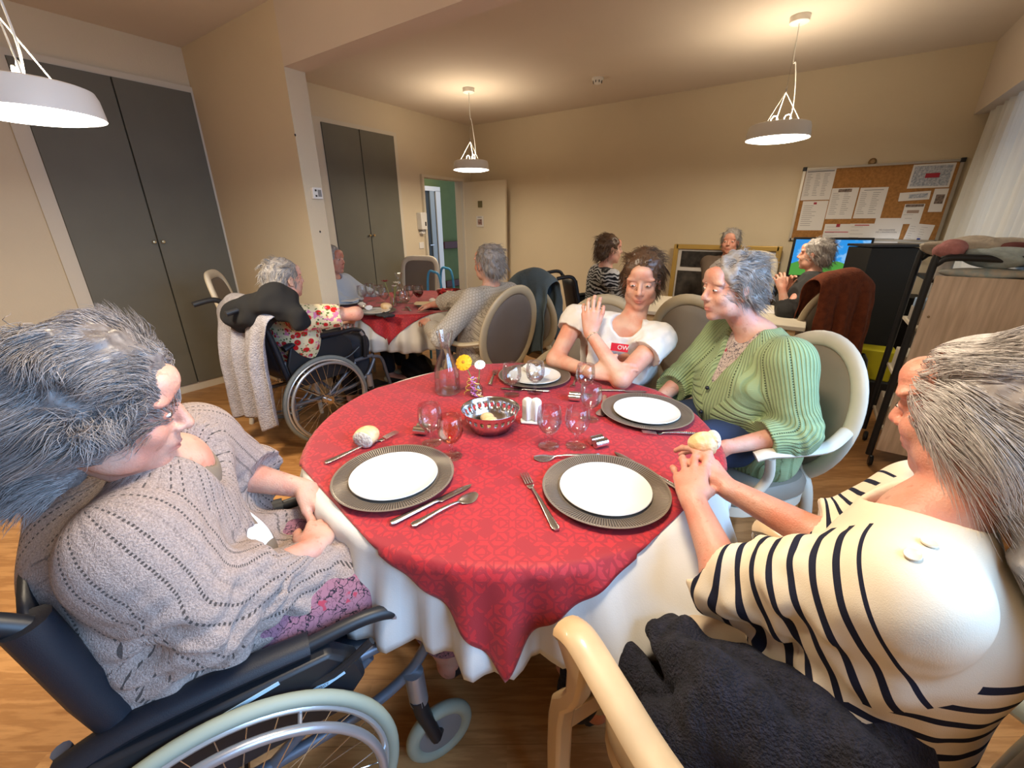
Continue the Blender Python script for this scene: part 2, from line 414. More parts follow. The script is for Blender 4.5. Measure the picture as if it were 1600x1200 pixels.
# inner corridor door frame seen through the opening
cd_ = MB(); cd_.box((XW-1.09, 5.72, .95), (.06, .11, 1.90)); cd_.box((XW-1.09, 5.32, 1.93), (.06, .91, .07)); struct(cd_.build('trim_corridor_frame', WHITE, smooth=False))
struct(MB().box((XW-1.10, 5.28, .96), (.03, .78, 1.90)).build('door_2', mat('corridor_door', (.045, .05, .045), .4), smooth=False))
struct(MB().box((XW-1.075, 5.58, .96), (.02, .10, 1.90)).build('trim_corridor_post', mat('pale_door', (.38, .42, .42), .5), smooth=False))
for z in (1.03, .35):
    tag(MB().box((XW-1.07, 6.62, z), (.05, 1.65, .12)).build('handrail', RAIL, smooth=False, bevel=.01), 'dark red-brown rail on the green corridor wall, %s' % ('upper one at waist height' if z > 1 else 'lower one near the floor'), 'handrail', 'corridor rails')
lever = MB(); lever.tube([(XW-1.07, 5.50, 1.05), (XW-1.02, 5.50, 1.05), (XW-1.01, 5.40, 1.05)], .012); tag(lever.build('door_lever', CHROME), 'chrome lever on the dark corridor door', 'door lever')

# door signs, dispenser, thermostat, switch, detector
def on_leaf(px, py): return PY(px, py, 5.095)
def flat(name, c, w, h, m, parent=None, th=.004): # facing -y
    return MB().box(c, (w, th, h)).build(name, m, parent, smooth=False)
c = on_leaf(750, 319); tag(flat('door_sign', c, .075, .085, mat('olive_sign', (.16, .14, .07), .6)), 'small square olive sign on the open cream door', 'sign')
c = on_leaf(750, 346); t = tag(flat('door_notice', c, .125, .145, PAPER), 'white notice with a small dark picture on the open cream door', 'notice')
flat('picture', c+V(0, -.003, -.008), .075, .075, mat('notice_photo', (.10, .03, .03), .6, vcol=(.5, .35, .3), vscale=40), t)
flat('heading', c+V(0, -.003, .055), .07, .008, INK, t)
c = PX(656, 346, XW); t = empty('soap_dispenser', c, 0, 'white wall-mounted soap dispenser beside the open door', 'dispenser')
b_ = MB(); b_.prism([(-.05, -.10), (.05, -.10), (.055, .10), (.045, .11), (-.045, .11), (-.055, .10)], 0, .085, 'yz'); b_.build('body', WHITE, t, bevel=.008)
MB().box((.087, .02, -.03), (.004, .02, .05)).build('level_window', BLACKP, t, smooth=False)
MB().box((.03, 0, -.14), (.06, .06, .03)).build('spout', WHITE, t, bevel=.008)
MB().box((.045, 0, -.115), (.04, .035, .03)).build('nozzle', mat('grey_plastic', (.3, .3, .3), .5), t)
c = V(SX, 1.925, PX(490, 302, SX).z); t = empty('thermostat', c, 0, 'small white thermostat box with two dark buttons on the end of the wall stub', 'thermostat')
MB().box((.014, 0, 0), (.028, .075, .075)).build('housing', WHITE, t, bevel=.004)
MB().box((.029, .014, 0), (.004, .026, .045)).build('display', mat('grey_display', (.25, .25, .25), .4), t, smooth=False)
for z in (-.018, .018): MB().box((.029, -.014, z), (.005, .012, .012)).build('button', BLACKP, t, smooth=False)
c = PX(688, 398, XW); tag(MB().box((XW+.006, 4.22, 1.12), (.012, .08, .08)).build('light_switch', WHITE, bevel=.003), 'white light switch on the wall left of the door frame', 'light switch')
for p_ in ((461, 211), (500, 362)):
    q = PX(*p_, SX); tag(MB().ell((SX+.002, q.y, q.z), (.003, .006, .008), u=8, v=6).build('wall_plug', BLACK), 'dark screw hole in the end of the wall stub, %s' % ('high up above the thermostat' if p_[1] < 300 else 'below the thermostat'), 'screw hole', 'holes in the wall stub')
c = PZ(934, 122, ZC); t = empty('smoke_detector', c, 0, 'round cream smoke detector on the ceiling between the two far lamps', 'smoke detector')
MB().lathe([(.055, 0), (.055, -.014), (.048, -.02)], seg=28).build('base', WHITE, t)
MB().lathe([(.042, -.018), (.042, -.03), (.03, -.045), (.012, -.052), (0, -.052)], seg=28).build('cap', WHITE, t)
for k in range(8):
    a = k*PI/4; MB().box((.042*math.cos(a), .042*math.sin(a), -.032), (.006, .006, .018)).build('slot', BLACK, t, smooth=False)

# ------------------------------------------------------------------ pendant lamps
DIFF = emis('lamp_diffuser', (1, .93, .80), 9)
LW = (1.0, .83, .60)
SHADE = mat('lamp_shade_white', (.72, .71, .68), .5)
CORD = mat('white_cord', (.8, .8, .75), .5)
def pendant(x, y, z, r, label, can_r=.06, tilt=0, power=42, up=7):
    t = empty('pendant_lamp', (x, y, z), 0, label, 'pendant lamp', 'round white pendant lamps')
    t.rotation_euler = (math.radians(tilt), 0, 0)
    h = .088*r/.2; H = ZC-z
    MB().lathe([(r, 0), (r*1.0, h*.1), (r*.97, h*.75), (r*.93, h), (r*.86, h*1.06), (r*.5, h*1.07), (r*.5, h*1.03), (r*.86, h*1.0), (r*.9, h*.9), (r*.94, h*.2), (r*.95, .004)], seg=56, cap=False).build('lamp_shade', SHADE, t)
    MB().lathe([(0, .003), (r*.8, .004), (r*.955, .012), (r*.955, .0), (r*.8, -.008), (0, -.012)], seg=56).build('diffuser', DIFF, t)
    MB().lathe([(can_r, H), (can_r, H-.035), (can_r*.9, H-.04), (0, H-.04)], seg=28).build('ceiling_rose', WHITE, t)
    ap = V(0, 0, .30*r/.2*.95); hz = h*1.05
    for k in range(3):
        a = PI/2+k*2*PI/3+.4; MB().tube([ap, (r*.62*math.cos(a), r*.62*math.sin(a), hz)], .0025, 6).build('suspension_wire', CORD, t)
    MB().tube([ap+V(0, 0, .03), (0, 0, H-.04)], .0012, 6).build('steel_wire', STEEL, t)
    MB().lathe([(.004, 0), (.006, .012), (.003, .035)], c=ap, seg=10).build('gripper', STEEL, t)
    pth = smooth_path([(.0, 0, H-.04), (.01, .0, H-.25), (.025, 0, (ap.z+H)/2-.05), (.05*r/.2, .01, ap.z+.02), (.06*r/.2, .01, ap.z*.65), (.05*r/.2, 0, hz)], 6)
    MB().tube(pth, .0035, 8).build('power_cord', CORD, t)
    lp = MB(); n = 14
    for q in (-1, 1): lp.tube([(q*r*.2+.022*math.cos(2*PI*i/n), 0, hz+.028+.03*math.sin(2*PI*i/n)) for i in range(n)], .0035, 6, closed=True)
    lp.build('cord_loop', CORD, t)
    a = area('pendant_light', (x, y, z-.02), r*1.7, power, LW, (0, 0, -1), disk=True)
    pl = bpy.data.lights.new('pendant_uplight', 'AREA'); pl.shape = 'DISK'; pl.size = r*.8; pl.energy = up; pl.color = (1, .80, .56)
    po = bpy.data.objects.new('pendant_uplight', pl); COL.objects.link(po); po.location = (x, y, z+h+.01); po.rotation_euler = (PI, 0, 0)
    return t
pendant(-3.221, 3.936, 1.93, .19, 'far round white pendant lamp hanging before the open door', power=15)
pendant(-.383, 3.965, 1.955, .205, 'round white pendant lamp hanging to the left of the cork board', power=15)
pendant(-2.265, .452, 1.742, .19, 'large low round white pendant lamp in front of the near cupboard at far left', power=32)
pendant(-.42, .72, 2.15, .205, 'round white pendant lamp above the near table, outside the top of the frame', power=25)
# ------------------------------------------------------------------ tables and cloths
LAPTH = math.radians(-23)
def ring_pt(c, R, th, s, z0, amp, n, ph, extra=0):
    if s <= R: return Vector((c[0]+s*math.cos(th), c[1]+s*math.sin(th), z0))
    d = s-R; rr = .012
    if d < rr*1.57: a = d/rr; rad = R+rr*math.sin(a)*1.0; z = z0-rr*(1-math.cos(a))
    else:
        e = d-rr*1.57; k = min(1, e/.2)
        w = amp*k*(.5+.5*math.sin(n*th+ph+.7*math.sin(3*th+ph)))+amp*.35*k*math.sin(2.7*n*th+ph*2); lw_ = math.exp(-((((th-LAPTH+PI) % (2*PI))-PI)/.30)**2) if (c[0] > -1 and n > 14) else 0; rad = R+rr+extra+w*(1-lw_*.6)+(.04+.72*lw_)*e; z = z0-rr-e*(.985-.50*lw_)
    return Vector((c[0]+rad*math.cos(th), c[1]+rad*math.sin(th), z))
def make_table(c, R, label_t, label_w, label_r, side, ang, hang, redhalf, n, ph):
    t = empty('dining_table', (c[0], c[1], 0), 0, label_t, 'table')
    MB().lathe([(0, .71), (R-.01, .71), (R, .718), (R, .738), (R-.006, .745), (0, .745)], seg=72).build('tabletop', CREAMWOOD, t)
    MB().lathe([(.05, .05), (.045, .1), (.04, .35), (.06, .5), (.05, .68), (.12, .71)], seg=28).build('pedestal', CREAMWOOD, t)
    for k in range(4):
        a = PI/4+k*PI/2; d = V(math.cos(a), math.sin(a), 0)
        MB().tube(smooth_path([d*.03+V(0, 0, .12), d*.18+V(0, 0, .09), d*.32+V(0, 0, .025)], 5), [.035]*10+[.024], 8, up=(0, 0, 1)).build('foot', CREAMWOOD, t)
    nt = 220; P = []
    for i in range(24):
        s = R*i/10 if i <= 10 else R+hang*(i-10)/13
        P.append([ring_pt(c, R+.003, 2*PI*j/nt, max(s, 1e-4), .749, .05, n, ph) for j in range(nt)])
    w = MB().grid(P, wrap=True).build('tablecloth', WHITECLOTH, angle=180); tag(w, label_w, 'tablecloth', 'white round tablecloths'); w.modifiers.new('s', 'SOLIDIFY').thickness = .0012
    m = 150; vs = []; fs = []; uv = []; h = redhalf
    for i in range(m+1):
        for j in range(m+1):
            u = -h+2*h*i/m; v = -h+2*h*j/m; s = math.hypot(u, v); th = math.atan2(v, u)+ang
            vs.append(ring_pt(c, R+.006, th, max(s, 1e-5), .7525, .05, n, ph, .006)); uv.append((u, v))
    fs = [(i*(m+1)+j, (i+1)*(m+1)+j, (i+1)*(m+1)+j+1, i*(m+1)+j+1) for i in range(m) for j in range(m)]
    me = bpy.data.meshes.new('table_topper'); me.from_pydata(vs, [], fs); ul = me.uv_layers.new(name='UVMap')
    for p in me.polygons:
        for li, vi in zip(p.loop_indices, p.vertices): ul.data[li].uv = uv[vi]
    me.polygons.foreach_set('use_smooth', [True]*len(me.polygons)); me.materials.append(DAMASK)
    o = bpy.data.objects.new('table_topper', me); COL.objects.link(o); tag(o, label_r, 'table topper', 'red square cloths'); o.modifiers.new('s', 'SOLIDIFY').thickness = .001
    return t
T1 = (-.745, 1.09); R1 = .65; ZT = .7545
T2 = (-2.86, 2.62); R2 = .60
make_table(T1, R1, 'near round dining table under a white cloth and a red one', 'white cloth hanging in folds around the near round table', 'red damask square cloth on the near table, one corner hanging down in front', 0, math.radians(-57-45), .25, .632, 17, 1.3)
make_table(T2, R2, 'farther round dining table beside the wheelchair', 'white cloth hanging around the farther round table', 'red square cloth on the farther table with a corner hanging beside the wheelchair', 0, math.radians(-62-45), .30, .60, 13, .4)

# ------------------------------------------------------------------ tableware
def charger_mat():
    m = bpy.data.materials.new('ribbed_charger'); nt, ns, ln, b = nodes(m); g = G(nt); x, y, z = g.xyz(g.co())
    a = g.m('ARCTAN2', y, x); r = g.m('SQRT', g.m('ADD', g.m('MULTIPLY', x, x), g.m('MULTIPLY', y, y)))
    n = g.noise(g.co(), 30, 2); w = g.tri(g.m('ADD', a, g.m('MULTIPLY', n, .012)), 2*PI/150)
    f = g.step(w, .45, .2); rim = g.m('MULTIPLY', g.step(r, .119, .002), g.m('SUBTRACT', 1, g.step(r, .155, .002)))
    ln.new(g.mix(g.m('MULTIPLY', f, rim), (.26, .215, .17, 1), (.085, .068, .055, 1)), b.inputs['Base Color'])
    b.inputs['Roughness'].default_value = .32; b.inputs['Metallic'].default_value = .35
    g.bump(g.m('MULTIPLY', f, rim), b, .5, .003); return m
CHARGER = charger_mat(); PORCELAIN = mat('white_porcelain', (.66, .655, .62), .18, coat=.3)
def plate_pair(x, y, lab, z=ZT, s=1, plate_r=.116):
    ch = MB().lathe([(0, 0), (.11*s, 0), (.118*s, .003), (.152*s, .012), (.159*s, .0135), (.160*s, .0155), (.152*s, .0155), (.12*s, .007), (.112*s, .0045), (0, .0045)], seg=96).build('charger_plate', CHARGER)
    ch.location = (x, y, z); tag(ch, 'grey-brown ribbed charger plate ' + lab, 'charger plate', 'grey charger plates')
    p = MB().lathe([(0, .0), (plate_r*.72*s, 0), (plate_r*.95*s, .006), (plate_r*s, .0095), (plate_r*.99*s, .0115), (plate_r*.93*s, .0085), (plate_r*.70*s, .0035), (0, .003)], seg=72).build('plate', PORCELAIN)
    p.location = (x, y, z+.0048); tag(p, 'white round plate on the charger ' + lab, 'plate', 'white plates')
plate_pair(-.812, .622, 'nearest the woman in the taupe cardigan')
plate_pair(-.32, .885, 'nearest the woman in the striped top')
plate_pair(-.384, 1.413, 'before the woman in the green cardigan')
plate_pair(-.914, 1.508, 'with a rolled napkin, far side of the near table')

def glass_obj(x, y, fill, lab, z=ZT, s=1.0, flat_low=False, group='stemmed glasses on the near table', r=.038):
    k = s; t = empty('wine_glass', (x, y, z), 0, lab, 'wine glass', group)
    seg = 28
    outer = [(0, 0), (.031, 0), (.032, .0015), (.018, .004), (.005, .008), (.0042, .02), (.0045, .036), (.010, .043), (.024, .053), (.034, .068), (.0385, .083), (.0375, .105), (.034, .130)]
    inner = [(.0331, .1305), (.0366, .105), (.0376, .083), (.033, .0685), (.023, .0545), (.009, .046), (0, .0445)]
    sc = r/.0385
    MB().lathe([(a*k*sc, b_*k) for a, b_ in outer+inner], seg=seg, cap=False).build('glass_body', GLASS, t, angle=60)
    if fill:
        m_, h = fill; pr = [(0, .0452), (.0088, .0465), (.0225, .055), (.0325, .069), (.0368, .083)]
        pr = [p for p in pr if p[1] < h]+[(.0366 if h > .08 else .034, h), (0, h)]
        MB().lathe([(a*k*sc*.985, b_*k+.0004) for a, b_ in pr], seg=seg, cap=False).build('drink', m_, t, angle=60)
    return t
for x, y, f_, lab in ((-.868, .821, (WATER, .085), 'glass of water beside the pink drink, in front of the carafe'), (-.762, .795, (ROSE, .09), 'stemmed glass of amber-pink drink'),
                      (-.556, 1.008, (WATER, .088), 'glass of water to the right of the white cruet set'), (-.486, 1.055, None, 'empty stemmed glass beside the upright chrome napkin ring'),
                      (-.532, 1.253, (WATER, .082), 'glass half full of water at the left edge of the green-cardigan woman\'s charger'), (-.640, 1.44, None, 'empty glass standing by the forearm of the white T-shirt woman'),
                      (-.883, 1.287, (WATER, .055), 'nearly empty glass just right of the flower vase'), (-.82, 1.36, (WATER, .066), 'glass with a little white drink in front of the rolled napkin')):
    glass_obj(x, y, f_, lab)

def carafe(x, y, z, s, lab, fillh=.04):
    t = empty('carafe', (x, y, z), 0, lab, 'carafe', 'glass carafes')
    o_ = [(0, 0), (.046, 0), (.051, .004), (.052, .03), (.050, .09), (.040, .125), (.024, .16), (.020, .185), (.024, .21), (.034, .252)]
    i_ = [(.0325, .252), (.0225, .21), (.0185, .185), (.0225, .16), (.0385, .125), (.0485, .09), (.0505, .03), (.048, .007), (0, .006)]
    MB().lathe([(a*s, b_*s) for a, b_ in o_+i_], seg=36, cap=False).build('glass_body', GLASS, t, angle=60)
    MB().lathe([(0, .0068*s), (.0475*s, .0075*s), (.050*s, .02*s), (.0498*s, fillh*s), (0, fillh*s)], seg=36, cap=False).build('water', WATER, t)
    return t
carafe(-1.119, 1.169, ZT, 1, 'clear glass water carafe on the near table beside the flowers')

def bowl(x, y, z, s, lab, m, bread=True):
    t = empty('bread_basket', (x, y, z), 0, lab, 'bread basket', 'perforated metal bread bowls')
    seg = 96; P = []
    prof = [(.062, .0), (.066, .002), (.078, .030), (.083, .042), (.088, .054), (.091, .062), (.0945, .072), (.097, .0745)]
    prof = [(a*s, b_*s) for a, b_ in prof]
    vs = []; fs = []
    for r, z_ in prof:
        for i in range(seg): a = 2*PI*i/seg; vs.append((r*math.cos(a), r*math.sin(a), z_))
    for j in range(len(prof)-1):
        for i in range(seg):
            if j in (3,) and (i % 4) in (0, 1): continue
            k = (i+1) % seg; fs.append((j*seg+i, j*seg+k, (j+1)*seg+k, (j+1)*seg+i))
    fs.append(tuple(range(seg))[::-1])
    MB().add(vs, fs).build('bowl_shell', m, t, solid=.0012, angle=50)
    return t
STEELB = mat('polished_steel', (.62, .60, .60), .18, 1)
bowl(-.779, 1.009, ZT, 1, 'shiny steel bread bowl with square cut-outs in the middle of the near table', STEELB)
CRUST = mat('bread_crust', (.62, .36, .14), .7, vcol=(.80, .62, .38), vscale=30, bump=.5, bscale=60)
CRUMB = mat('bread_crumb', (.72, .64, .52), .85, vcol=(.42, .36, .30), vscale=70, bump=.8, bscale=90)
def lump(name, c, r, m, rz=0, amp=.12, seed=0, cut=None, par=None):
    b = MB().ell((0, 0, 0), r, u=32, v=20); rg = random.Random(seed); ks = [(rg.uniform(20, 60), rg.uniform(20, 60), rg.uniform(20, 60), rg.uniform(0, 6)) for _ in range(5)]
    out = []
    for p in b.v:
        f = 1+amp*sum(math.sin(a*p[0]+b_*p[1]+c_*p[2]+d) for a, b_, c_, d in ks)/5
        q = Vector(p)*f
        if cut and q.x > cut: q.x = cut+(q.x-cut)*.12
        out.append(tuple(q))
    b.v = out; b.xform(Matrix.Translation(c) @ Matrix.Rotation(rz, 4, 'Z')); return b.build(name, m, par, angle=180)
def bread_roll(c, rz, lab, s=1, seed=1, group='bread pieces'):
    t = empty('bread_piece', c, rz, lab, 'bread', group)
    lump('crust', (0, 0, 0), (.040*s, .034*s, .024*s), CRUST, 0, .22, seed, .024*s, t)
    lump('crumb', (.0245*s, 0, -.001), (.006*s, .026*s, .021*s), CRUMB, 0, .25, seed+1, None, t)
    return t
bread_roll((-1.035, .705, ZT+.027), math.radians(-62), 'piece of crusty bread roll beside the left fork', 1.15)
bread_roll((-.775, 1.00, ZT+.022), 1.0, 'small bread piece lying in the steel bowl', .85, 5)
bread_roll((-.81, 1.03, ZT+.020), 2.5, 'bread piece at the back of the steel bowl', .7, 8)

# cutlery laid along a->b (a = head end)
def flatware(kind, a, b, lab, z=ZT+.001, w=1, z2=None):
    a = V(a[0], a[1], 0); b = V(b[0], b[1], 0); L = (b-a).length; d = (b-a)/L; ang = math.atan2(d.y, d.x)
    t = MB(); hw = lambda x: .0045+.0065*max(0, (x-.55)/.45)**.8      # handle half width
    nx = 26; P = []
    def prof(x):
        if kind == 'knife':
            if x < .46: return (.0085*min(1, (x/.12)**.5 if x > 0 else 0)+.0012, .001, .002)
            return (.0052+.004*((x-.46)/.54), .0035, .004)
        if kind == 'spoon':
            if x < .30: q = x/.30; return (.0185*math.sin(PI*min(1, q*.92+.06))**.7+.002, .0016, -.004*math.sin(PI*q)+.003)
        if kind == 'fork':
            if x < .27: q = x/.27; return ((.0115 if x > 0 else .0115)*(1 if q < .8 else 1-(q-.8)*2.2)+.0005, .0015, .006*math.cos(q*PI*.5)+.001)
        q = (x-.28)/.72; return (.0035+.0065*max(0, q)**1.6, .0022, .004+.006*math.sin(PI*max(0, min(1, q*1.1)))*(1-q))
    xs = [i/nx for i in range(nx+1)]
    st = .20 if kind == 'fork' else 0
    rows = []
    for x in xs:
        if kind == 'fork' and x < st-.001: continue
        h, th, zz = prof(x); end = 1 if x < .985 else .55
        h *= end
        rows.append([V(x*L, h*math.cos(q)*w, zz+th*math.sin(q)) for q in [2*PI*i/10 for i in range(10)]])
    t.grid(rows, wrap=True); o = len(t.v); t.add(rows[0], [tuple(range(10))]); t.add(rows[-1], [tuple(range(10))[::-1]])
    if kind == 'fork':
        for k in range(4):
            y = (-.0095+.0063*k)*w; t.tube([(x*L, y*(1 if x > .04 else .95), prof(x)[2]) for x in (.21, .15, .10, .05, 0)], [.0021, .0019, .0018, .0016, .001], 6)
    name = {'knife': 'table_knife', 'fork': 'dinner_fork', 'spoon': 'soup_spoon'}[kind]
    for i, p in enumerate(t.v): pass
    o = t.build(name, STEEL, angle=50); o.location = (a[0], a[1], z); o.rotation_euler = (0, 0, ang)
    if z2 is not None: o.rotation_euler = (0, -math.atan2(z2-z, L), ang)
    return tag(o, lab, kind, 'cutlery on the near table' if 'near table' in lab or True else None)
flatware('fork', (-1.006, .806), (-1.035, .560), 'steel fork above the left charger, its handle by the bread roll')
flatware('knife', (-.620, .714), (-.674, .490), 'steel table knife just right of the left charger')
flatware('spoon', (-.584, .691), (-.629, .512), 'steel spoon beside the left knife')
flatware('fork', (-.533, .831), (-.349, .684), 'steel fork lying alone on the red cloth left of the near right charger')
flatware('spoon', (-.555, .920), (-.40, 1.04), 'steel spoon above the near right charger', z=ZT+.001)
flatware('knife', (-.373, 1.084), (-.150, .99), 'steel knife partly under the near right charger, by the raised hands')
flatware('fork', (-.345, 1.250), (-.16, 1.36), 'steel fork at the near side of the green-cardigan woman\'s charger')
flatware('spoon', (-.507, 1.295), (-.57, 1.48), 'steel spoon left of the green-cardigan woman\'s charger')
flatware('knife', (-.446, 1.615), (-.62, 1.52), 'steel knife behind the green-cardigan woman\'s charger')
flatware('fork', (-.715, 1.485), (-.76, 1.62), 'steel fork right of the far charger with the napkin')
flatware('fork', (-1.107, 1.483), (-1.02, 1.32), 'steel fork left of the far charger with the napkin')
flatware('knife', (-.962, 1.315), (-.775, 1.40), 'steel knife in front of the far charger with the napkin')

def napkin_ring(c, rz, lab, lying=True):
    t = MB(); R_ = .0135; L = .042
    for sy in (-1, 1): t.tube([(-L/2, sy*R_*.93, R_), (L/2, sy*R_*.93, R_)], R_, 20)
    o = t.build('napkin_ring', CHROME, angle=50); o.location = c; o.rotation_euler = (0, 0, rz); return tag(o, lab, 'napkin ring', 'chrome napkin rings on the near table')
napkin_ring((-.433, 1.10, ZT), math.radians(58), 'chrome double-tube napkin ring lying above the near right charger')
napkin_ring((-.945, .855, ZT), math.radians(20), 'chrome double-tube napkin ring beside the left glass of water')
napkin_ring((-.655, 1.385, ZT), math.radians(20), 'dark chrome napkin ring below the white T-shirt woman\'s hand')

# white cruet set on its dish
t = empty('cruet_set', (-.69, 1.125, ZT), math.radians(25), 'white porcelain salt and pepper block standing on a small white dish', 'cruet set')
MB().prism([(-.034, -.024), (.034, -.024), (.04, 0), (.034, .024), (-.034, .024), (-.04, 0)], 0, .008, O=(0, 0, 0)).build('dish', PORCELAIN, t, bevel=.003)
for s in (-1, 1):
    b_ = MB(); 
    P = [(.021, .0085), (.0205, .078), (.014, .088), (0, .09)]
    b_.lathe(P, c=(s*.0145, 0, 0), seg=4); b_.build('shaker', PORCELAIN, t, bevel=.004)
# flower vase
t = empty('flower_vase', (-1.0, 1.208, ZT), 0, 'small glass vase with a yellow gerbera, a white daisy and curled ribbons', 'flower vase')
MB().lathe([(0, 0), (.022, 0), (.027, .006), (.026, .03), (.014, .05), (.013, .06), (.017, .07), (.016, .07), (.012, .06), (.013, .05), (.025, .03), (.024, .006), (0, .004)], seg=24, cap=False).build('vase', GLASS, t)
GREENST = mat('flower_stem', (.20, .26, .07), .6)
for nm, top, petal, ctr, n, r in (('gerbera', V(-.045, -.02, .135), (.85, .42, .01), (.45, .20, .01), 22, .034), ('daisy', V(.012, .01, .130), (.82, .84, .84), (.8, .75, .4), 26, .022)):
    st = MB().tube(smooth_path([(0, 0, .01), top*.5+V(.004, 0, .01), top], 6), .0018, 6).build('flower_stem', GREENST, t)
    nrm = (V(.25, -.75, .55) if nm == 'gerbera' else V(.3, -.5, .8)).normalized(); q = nrm.to_track_quat('Z', 'Y').to_matrix(); fl = MB()
    for lay in range(2):
        for k in range(n//2):
            a = 2*PI*(k+.5*lay)/(n//2); R_ = q @ Matrix.Rotation(a, 3, 'Z')
            pr = [(.1, -.1), (.5, -.17), (.9, -.13), (1.0, 0), (.9, .13), (.5, .17), (.1, .1)]
            fl.add([R_ @ V(x*r, y*r*1.3, .004-.008*x*x-.003*lay)+top for x, y in pr], [tuple(range(7))])
    f_ = fl.build('flower_petals', mat(nm+'_petal', petal, .6), t, smooth=False, solid=.0006)
    MB().ell(top+nrm*.003, (.007, .007, .004), q, 12, 8).build('flower_centre', mat(nm+'_centre', ctr, .7), f_)
for k, (col, ph, dx) in enumerate((((.55, .22, .62), 0, .015), ((.70, .30, .75), 2, .0), ((.62, .40, .08), 4, -.035), ((.65, .45, .12), 1, .035))):
    pts = [V(dx*(.3+.7*i/26)+.010*math.cos(i*.75+ph), -.02+.012*math.sin(i*.75+ph), .075-.075*(i/26)+.004) for i in range(27)]
    P = [[p+V(0, 0, -.003), p+V(0, 0, .003)] for p in pts]; MB().grid(P).build('curled_ribbon', mat('ribbon_%d' % k, col, .35, .2), t, solid=.0004)

# rolled napkins with ring
NAPK = mat('white_napkin', (.72, .70, .66), .85, bump=.08, bscale=300)
def rolled_napkin(c, rz, lab, s=1, upturn=.0, group='rolled white napkins'):
    t = empty('rolled_napkin', c, rz, lab, 'napkin', group)
    P = []
    for i in range(21):
        x = (-.09+.18*i/20)*s; r = (.011+.012*abs(i-10)/10)*s; rag = 1
        P.append([V(x, r*1.25*math.cos(q)*(1+.12*math.sin(5*q+i*.3)), r*(.8+.1*math.sin(7*q))*math.sin(q)+r*.8+upturn*max(0, (i-10)/10)) for q in [2*PI*k/24 for k in range(24)]])
    b_ = MB().grid(P, wrap=True); b_.add(P[0], [tuple(range(24))]); b_.add(P[-1], [tuple(range(24))[::-1]]); b_.build('cloth', NAPK, t)
    MB().tube([V(0, .0185*s*math.cos(2*PI*k/20), .009*s+.0145*s*math.sin(2*PI*k/20)) for k in range(20)], .002*s, 8, closed=True).build('ring', CHROME, t)
    return t
rolled_napkin((-.90, 1.50, ZT+.012), math.radians(-35), 'rolled white napkin in a ring on the far plate of the near table', .95, .03)

# second table's setting
Z2 = .7545
plate_pair(PZ(586, 487, .76).x, PZ(586, 487, .76).y, 'on the farther table, nearest the floral blouse', Z2)
q = PZ(682, 478, .76); plate_pair(q.x, q.y, 'on the farther table, in front of the grey sweater', Z2)
q = PZ(541, 474, .76); plate_pair(q.x, q.y, 'left on the farther table, under a folded napkin', Z2, .9)
q = PZ(571, 482, .77); rolled_napkin((q.x, q.y, .772), math.radians(-20), 'rolled napkin in a ring on the plate nearest the floral blouse')
q = PZ(683, 475, .77); rolled_napkin((q.x, q.y, .772), math.radians(-20), 'rolled napkin in a ring on the plate in front of the grey sweater')
q = PZ(541, 467, .79); b_ = MB(); b_.box((0, 0, 0), (.19, .14, .012)); o = b_.build('folded_napkin', NAPK, bevel=.004); o.location = (q.x, q.y, .781); o.rotation_euler = (0, 0, .5); tag(o, 'folded white napkin lying on the left plate of the farther table', 'napkin')
q = PZ(660, 477, .77); b_ = MB().box((0, 0, 0), (.12, .09, .016)); o = b_.build('toast', mat('toast_bread', (.62, .48, .28), .8, bump=.3, bscale=80), bevel=.004); o.location = (q.x, q.y, .786); o.rotation_euler = (0, 0, .6); tag(o, 'flat slice of toast on the edge of the grey sweater\'s plate', 'toast')
q = PZ(604, 481, .77); o = lump('bread_piece', (0, 0, 0), (.05, .035, .03), CRUST, .3, .12, 11); o.location = (q.x, q.y, Z2+.027); tag(o, 'brown piece of bread beside the plate nearest the floral blouse', 'bread')
q = PZ(594, 490, .77); P = [[V(x*.05, y*.045, .012+.008*math.sin(7*x+3*y)) for x in (-1, -.5, 0, .5, 1, 1.4)] for y in (-1, -.4, .2, .8)]
o = MB().grid(P).build('dark_cloth', mat('dark_fabric', (.03, .03, .035), .9), solid=.012); o.location = (q.x+.05, q.y, Z2); tag(o, 'small dark crumpled cloth beside the plate nearest the floral blouse', 'cloth')
GG = 'glasses on the farther table'
glab = ['leftmost', 'second from left', 'third from left', 'fourth from left', 'behind the flowers', 'right of the flowers', 'far one left of the red wine', 'with red wine']
for k, (px, py, f_) in enumerate(((568, 474, None), (580, 470, (WATER, .07)), (594, 473, None), (602, 478, (WATER, .08)), (622, 472, (WATER, .08)), (634, 484, (WATER, .06)), (641, 474, None), (655, 474, (REDWINE, .085)))):
    q = PZ(px, py, Z2); glass_obj(q.x, q.y, f_, 'stemmed glass on the farther table, %s' % glab[k], Z2, 1.15, group=GG)
q = PZ(616, 474, Z2); carafe(q.x+.02, q.y+.06, Z2, 1.0, 'tall glass carafe among the glasses of the farther table')
q = PZ(615, 479, Z2); t = empty('flower_vase', (q.x, q.y, Z2), 0, 'small glass vase with a dark red flower and pale flowers on the farther table', 'flower vase')
MB().lathe([(0, 0), (.025, 0), (.03, .01), (.022, .06), (.018, .08), (.016, .08), (.02, .06), (.027, .012), (0, .006)], seg=20, cap=False).build('vase', GLASS, t)
